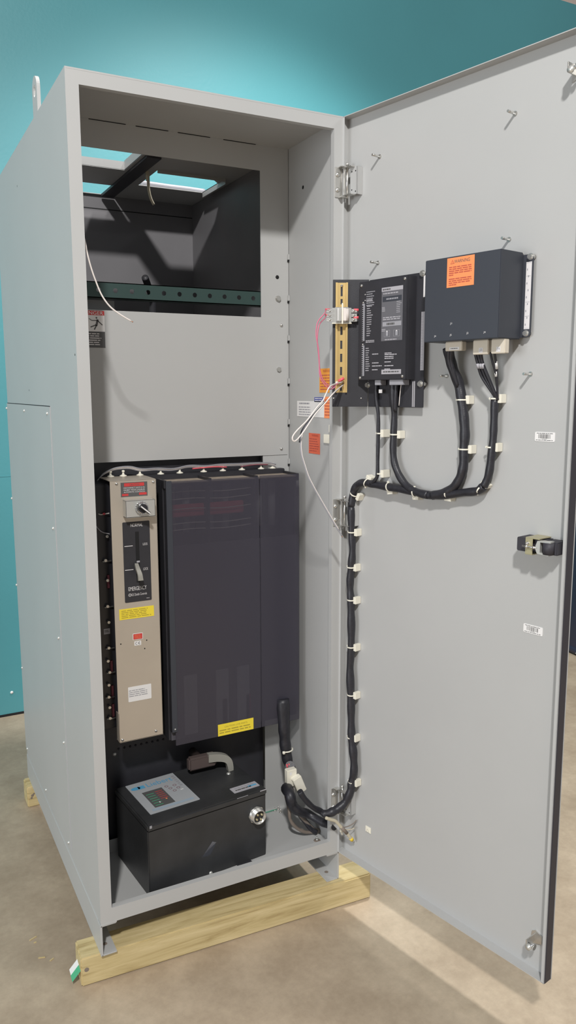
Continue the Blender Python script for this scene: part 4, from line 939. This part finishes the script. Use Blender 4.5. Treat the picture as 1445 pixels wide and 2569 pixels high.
# ------------------------------------------------------------------ wiring harness on the door
hn, _, T = door_thing('wiring_harness', 'thick black wiring harness clipped to the door with white ties', 'cables', .03, -.018, .95)
HC = .006     # distance of the bundle axis from the lip plane (y)
dw = lambda p: tuple(DMI @ Vector(p))
trunk = [(u, HC, z) for u, z in TRUNK[:-3]]+TAIL
b = MB(T); b.tube(trunk[:6], (.0095, .0105), LOOM, 12, wob=.05); b.tube(trunk[5:17], .0112, LOOM, 12, wob=.06); b.tube(trunk[16:], (.0108, .0135), LOOM, 12, wob=.08); b.build('trunk', hn)
b = MB(T); b.tube([(u, HC-.002 if i > 3 else HC-.03+.009*i, z) for i, (u, z) in enumerate(BR_A)], (.0135, .0120), LOOM, 12, wob=.04)
b.tube([(BR_A[0][0]+.012, -.035, 1.806), (BR_A[0][0]+.008, -.026, 1.765), (BR_A[3][0]+.003, -.005, 1.71)], .006, LOOM, 8); b.tube([(BR_A[0][0]+.022, -.035, 1.806), (BR_A[0][0]+.014, -.026, 1.77), (BR_A[3][0]+.003, -.005, 1.705)], .005, LOOM, 8)
b.build('branch', hn)
b = MB(T); b.tube([(u, HC-.012 if i < 2 else HC-.003, z) for i, (u, z) in enumerate(BR_B)], (.0085, .0115), LOOM, 12, wob=.04)
b.tube([(.228, -.006, 1.716), (.226, -.008, 1.69), (.219, -.004, 1.655)], .0012, WHITEP, 6); b.tube([(.21, -.006, 1.716), (.208, -.006, 1.68), (.204, -.002, 1.64)], .006, LOOM, 8); b.build('branch', hn)
b = MB(T); b.tube([(u, HC-.008, z) for u, z in BR_C], .0052, LOOM, 10, wob=.05); b.box((.147, -.011, 1.690), (.1585, -.0085, 1.700), OFFW); b.build('branch', hn)
for br in (BR_D0, BR_D1, BR_D2, BR_D3, BR_D4):
    thin = br in (BR_D3, BR_D4)
    b = MB(T); b.tube([(u, (-.036, -.028, -.016, -.004, HC-.002)[min(i, 4)], z) for i, (u, z) in enumerate(br)], .0028 if thin else .0042, LOOM, 8); b.build('lead', hn)
b = MB(T)
for br in (BR_D0, BR_D1, BR_D2): b.cyl((br[1][0], -.0285, br[1][1]), (br[1][0]+.0008, -.025, br[1][1]-.012), .0046, LTPRINT, 8)
b.cyl((BR_D3[2][0], -.016, BR_D3[2][1]+.003), (BR_D3[2][0]-.0008, -.012, BR_D3[2][1]-.009), .0036, WHITE, 8); b.cyl((BR_D4[1][0], -.026, BR_D4[1][1]), (BR_D4[2][0]+.001, -.018, BR_D4[2][1]), .0036, WHITE, 8)
b.build('wire_marker', hn)
for i, (x0, x1, z0, z1) in enumerate(((.411, .464, 1.7955, 1.8184), (.4975, .5425, 1.7835, 1.8184), (.5515, .5905, 1.7840, 1.8184))):
    b = MB(T); b.box((x0, -.046, z0), (x1, -.028, z1), PLUG, .0015); y = -.0464; xm = (x0+x1)/2
    if i == 0: b.quad(x0+.014, x1-.008, z0+.002, z0+.009, y, WHITE); b.rows(x0+.018, x1-.011, z0+.004, z0+.0075, 1, y-.0003, DKPRINT, .5, .1)
    else: b.quad(xm-.004, xm+.008, z0+.004, z0+.016, y, OFFW); b.text('J2' if i == 1 else 'J4', xm-.002, xm+.006, z0+.007, z0+.014, y-.0003, GREYP)
    b.build('plug_housing', hn)
def tie_part(u, y, z, r, ang):
    """ring tie around a bundle at (u,z) with its mount pad on the door skin; ang = bundle direction from vertical"""
    M = T @ Matrix.Translation((u, y, z)) @ Matrix.Rotation(ang, 4, 'Y'); q = MB(M)
    vs = []; n = 18
    for h_ in (-.0018, .0018):
        for rr in (r+.0004, r+.0016):
            vs += [(rr*math.cos(6.2832*i/n), rr*math.sin(6.2832*i/n), h_) for i in range(n)]
    fs = []
    for i in range(n):
        j = (i+1) % n; fs += [(n+i, n+j, 3*n+j, 3*n+i), (i, 2*n+i, 2*n+j, j), (i, j, n+j, n+i), (2*n+i, 3*n+i, 3*n+j, 2*n+j)]
    q.add(vs, fs, IVORY); q.box((-r-.006, -.003, -.0028), (-r+.0005, .002, .0028), IVORY, .0008)
    q.box((r-.002, .0, -.011), (r+.0095, TK-.002-y, .011), IVORY, .001)
    return q.build('cable_tie', hn)
for i, (u, z) in enumerate(TIES_V):
    r = .0108 if i < 7 else (.0125 if i < 9 else (.0095 if i < 11 else (.0055 if i < 13 else .0105)))
    tie_part(u, HC-.008 if i in (11, 12) else HC-.001, z, r, .0)
for (u, z), a, r in zip(TIES_H, (.5, -1.2, 1.4, 1.5, 1.6, -1.0), (.0115,)*6): tie_part(u, HC-.001, z, r, a)
# lower end inside the cabinet: two bundles, plugs and a hanging loop
Wd = T @ DMI
b = MB(Wd); b.tube([(.695, .215, .66)]+[(x, .20, z) for x, y_, z in FLOORH[1:]]+[(.699, .168, .437)], (.0215, .0150), LOOM, 14, wob=.06); b.build('riser', hn)
b = MB(Wd); b.box((PLUG1[0][0]-.002, .140, .375), (PLUG1[1][0]-.004, .162, .436), IVORY, .002); b.quad(.683, .690, .418, .428, .1396, WHITE); b.build('plug_housing', hn)
b = MB(Wd @ Matrix.Translation((.712, .13, .385)) @ Matrix.Rotation(-.38, 4, 'Y')); b.box((-.016, -.010, -.030), (.016, .012, .030), IVORY, .002); b.build('plug_housing', hn)
b = MB(Wd)
for i in range(5): b.tube([(.680+i*.007, .150, .378), (.679+i*.006, .148, .362), (.684+i*.005, .140, .340)], .0015, (WHITEP, LOOM, SHEATH, LOOM, WHITEP)[i], 6)
for i in range(3): b.tube([(.712+i*.006, .12, .359), (.716+i*.006, .112, .345), (.722+i*.004, .105, .330)], .0016, (WHITEP, LOOM, WHITEP)[i], 6)
b.tube([(.690, .17, .432), (.690, .175, .442)], .003, CRIMP, 6); b.tube([(.698, .17, .432), (.698, .175, .442)], .003, CRIMP, 6); b.tube([(.706, .168, .430), (.708, .172, .445)], .0012, WHITEP, 6)
b.build('pigtail', hn)
b = MB(Wd); b.tube([(.676, .150, .370)]+[(x, y_, z) for x, y_, z in HLOW[1:5]]+[(.762, .05, .272), (.776, .0, .281)], (.0195, .0120), LOOM, 12, wob=.06)
b.tube([(x, y_, z) for x, y_, z in HLOW2[:4]]+[(.772, .01, .29)], .0095, LOOM, 10, wob=.06); b.build('lower_bundle', hn)
b = MB(Wd); b.tube([(.672, .155, .36)]+[(x, y_, max(z, FZ+.009)) for x, y_, z in HLOOP], .0058, BROWNL, 10, wob=.05); b.tube([(.690, .14, .34), (.71, .13, .285), (.735, .125, .245), (.757, .12, .213), (.772, .115, FZ+.010)], .0095, LOOM, 10); b.build('hanging_loop', hn)
b = MB(Wd); b.tube(SHLDW, .0052, SHEATH, 9); b.tube([SHLDW[-3], SHLDW[-2]], .006, BROWNL, 9); p, q_ = Vector(SHLDW[-1]), Vector(SHLDW[-2]); d_ = (p-q_).normalized()
b.cyl(p-d_*.012, p-d_*.001, .0062, YELW, 10); b.cyl(p, p+d_*.010, .0035, ZINC, 8)
lab(b.build('shielded_tail', hn), 'tan sheathed cable end with yellow tape')
b = MB(Wd); b.tube([(.775, -.045, .300), (.795, -.052, .303), (.812, -.058, .312), (.822, -.060, .322)], .0016, BROWNL, 6); b.tube([(.775, -.045, .298), (.798, -.055, .292), (.815, -.060, .296)], .0016, SHEATH, 6); b.build('loose_strand', hn)
M_ = T @ DMI @ Matrix.Translation((.7785, -.020, .282)); b = MB(M_); b.lathe((0, -.016, .004), (0, -1, 0), [(0, .006), (.005, .006), (.006, .0001)], IVORY, 10); b.tube([(0, -.015, .012), (.002, -.017, 0), (.006, -.014, -.014)], .0022, IVORY, 6); b.build('cable_tie', hn)
M_ = T @ DMI @ Matrix.Translation((.6990, .200, .4825)); b = MB(M_); b.lathe((-.016, -.018, 0), (-.6, -1, 0), [(0, .005), (.006, .005), (.007, .0001)], IVORY, 10); b.tube([(-.019, -.013, .0), (-.008, -.021, .0005), (.004, -.023, .001), (.016, -.018, .002), (.022, -.006, .003)], .0026, IVORY, 6); b.build('cable_tie', hn)

# earth bolts on the cabinet floor
for x, y_ in ((.716, .320), (.730, .303), (.732, .325)):
    MB().cyl((x, y_, FZ), (x, y_, FZ+.004), .006, ZINC, 6).cyl((x, y_, FZ+.004), (x, y_, FZ+.012), .0028, ZINC, 8).build('earth_bolt', cab)
MB().tube([(.66, .327, FZ+.0022), (.685, .321, FZ+.004), (.708, .321, FZ+.005), (.722, .319, FZ+.006)], .0020, GREENW, 7).build('earth_wire', cab)
b = MB(); b.lathe((.758, .085, FZ), (0, 0, 1), [(0, .012), (.001, .011), (.0012, .0001)], BROWNL, 12); b.cyl((.758, .085, FZ+.001), (.758, .085, FZ+.006), .006, ZINC, 6); b.cyl((.758, .085, FZ+.006), (.758, .085, FZ+.012), .003, ZINC, 8)
b.build('anchor_bolt', cab)

# loose white wire hanging from the left jamb
lw2 = MB(); lw2.tube([(.034, .05, 2.13)]+LWIRE, .0022, WHITEP, 8); lw2.cyl(LWIRE[-1], tuple(Vector(LWIRE[-1])+Vector((.004, 0, -.002))), .0012, COPPER, 6)
tag(lw2.build('hanging_wire'), 'single white wire hanging in from the left door jamb', 'wire')

# rear compartment odds and ends seen through the window
b = MB(); b.tube([(.460, .80, ZT-.034)]+YCAB, (.0062, .0050), SHEATH, 8); b.tube([YCAB[-2], (.4745, .80, 2.374), (.4765, .798, 2.368)], .003, SHEATH, 6)
tag(b.build('cable_end'), 'yellowish cable stub dangling from the roof of the rear compartment', 'cable')
b = MB(); b.tube([(.505, 1.03, ZT+.012), (.56, 1.03, ZT+.012), (.62, 1.035, ZT+.012), (.70, 1.04, ZT+.013), (.775, 1.05, ZT+.014)], .012, GREYP, 14)
for i in range(5): b.lathe((.509+i*.005, 1.03, ZT+.012), (1, 0, 0), [(0, .0118), (.001, .0132), (.003, .0132), (.004, .0118)], GREYP, 14)
tag(b.build('metal_conduit'), 'grey metal conduit lying behind the right roof cut-out', 'conduit')
b = MB(); b.cyl((.3265, .386, 2.006), (.318, .36, 2.030), .001, RODM, 8)
b = MB(); P0 = Vector((.3448, .50, 2.0615)); P1 = Vector((.40, .60, 2.012)); b.cyl(P0, P1, .0115, RODM, 18); b.lathe(tuple(P0), tuple(P0-P1), [(0, .0115), (.003, .010), (.004, .0001)], RODM, 18); 
b.cyl(P1, (.40, .60, FZ+.001), .0115, RODM, 18)
tag(b.build('conduit_stub'), 'round black conduit stub poking up behind the green perforated strut', 'conduit')

# ------------------------------------------------------------------ floor and background
nv = thing('storage_tank', 'dark navy round tank standing behind the open door at right', 'tank', (3.76, 1.41, 0))
b = MB(); b.lathe((0, 0, 0), (0, 0, 1), [(0, .0001), (0, .31), (.012, .325), (.04, .33), (.045, .322), (.06, .322), (1.45, .322), (1.47, .33), (1.50, .325), (1.50, .0001)], NAVY, 48); b.build('shell', nv)
b = MB()
for i in range(24):
    a = i*math.pi/12; b.lathe((.331*math.cos(a), .331*math.sin(a), .022), (math.cos(a), math.sin(a), 0), [(0, .006), (.004, .005), (.005, .0001)], ZINC, 8)
b.build('rivets', nv)
for i, (x, y_, z) in enumerate(CHIPS[:4]):
    b = MB(Matrix.Translation((x, y_, .0012)) @ Matrix.Rotation((.4, -.3, .5, .1)[i], 4, 'Z')); L = (.024, .020, .013, .008)[i]
    b.box((-L/2, -.0016, -.0012), (L/2, .0016, .0012), WOOD)
    tag(b.build('wood_splinter'), ('pale wood splinter on the floor left of the front beam, farthest from the camera', 'longest pale wood splinter on the floor by the beam end', 'pale wood splinter on the floor nearest the beam end', 'tiny wood crumb on the floor left of the beam')[i], 'splinter', 'wood splinters on the floor')
b = MB(); b.lathe((BIRD[0][0], 2.136, BIRD[0][2]), (0, -1, 0), [(0, .008), (.004, .007), (.006, .0001)], WHITE, 10)
tag(b.build('wall_anchor'), 'small white anchor plug low on the teal wall at left', 'anchor')
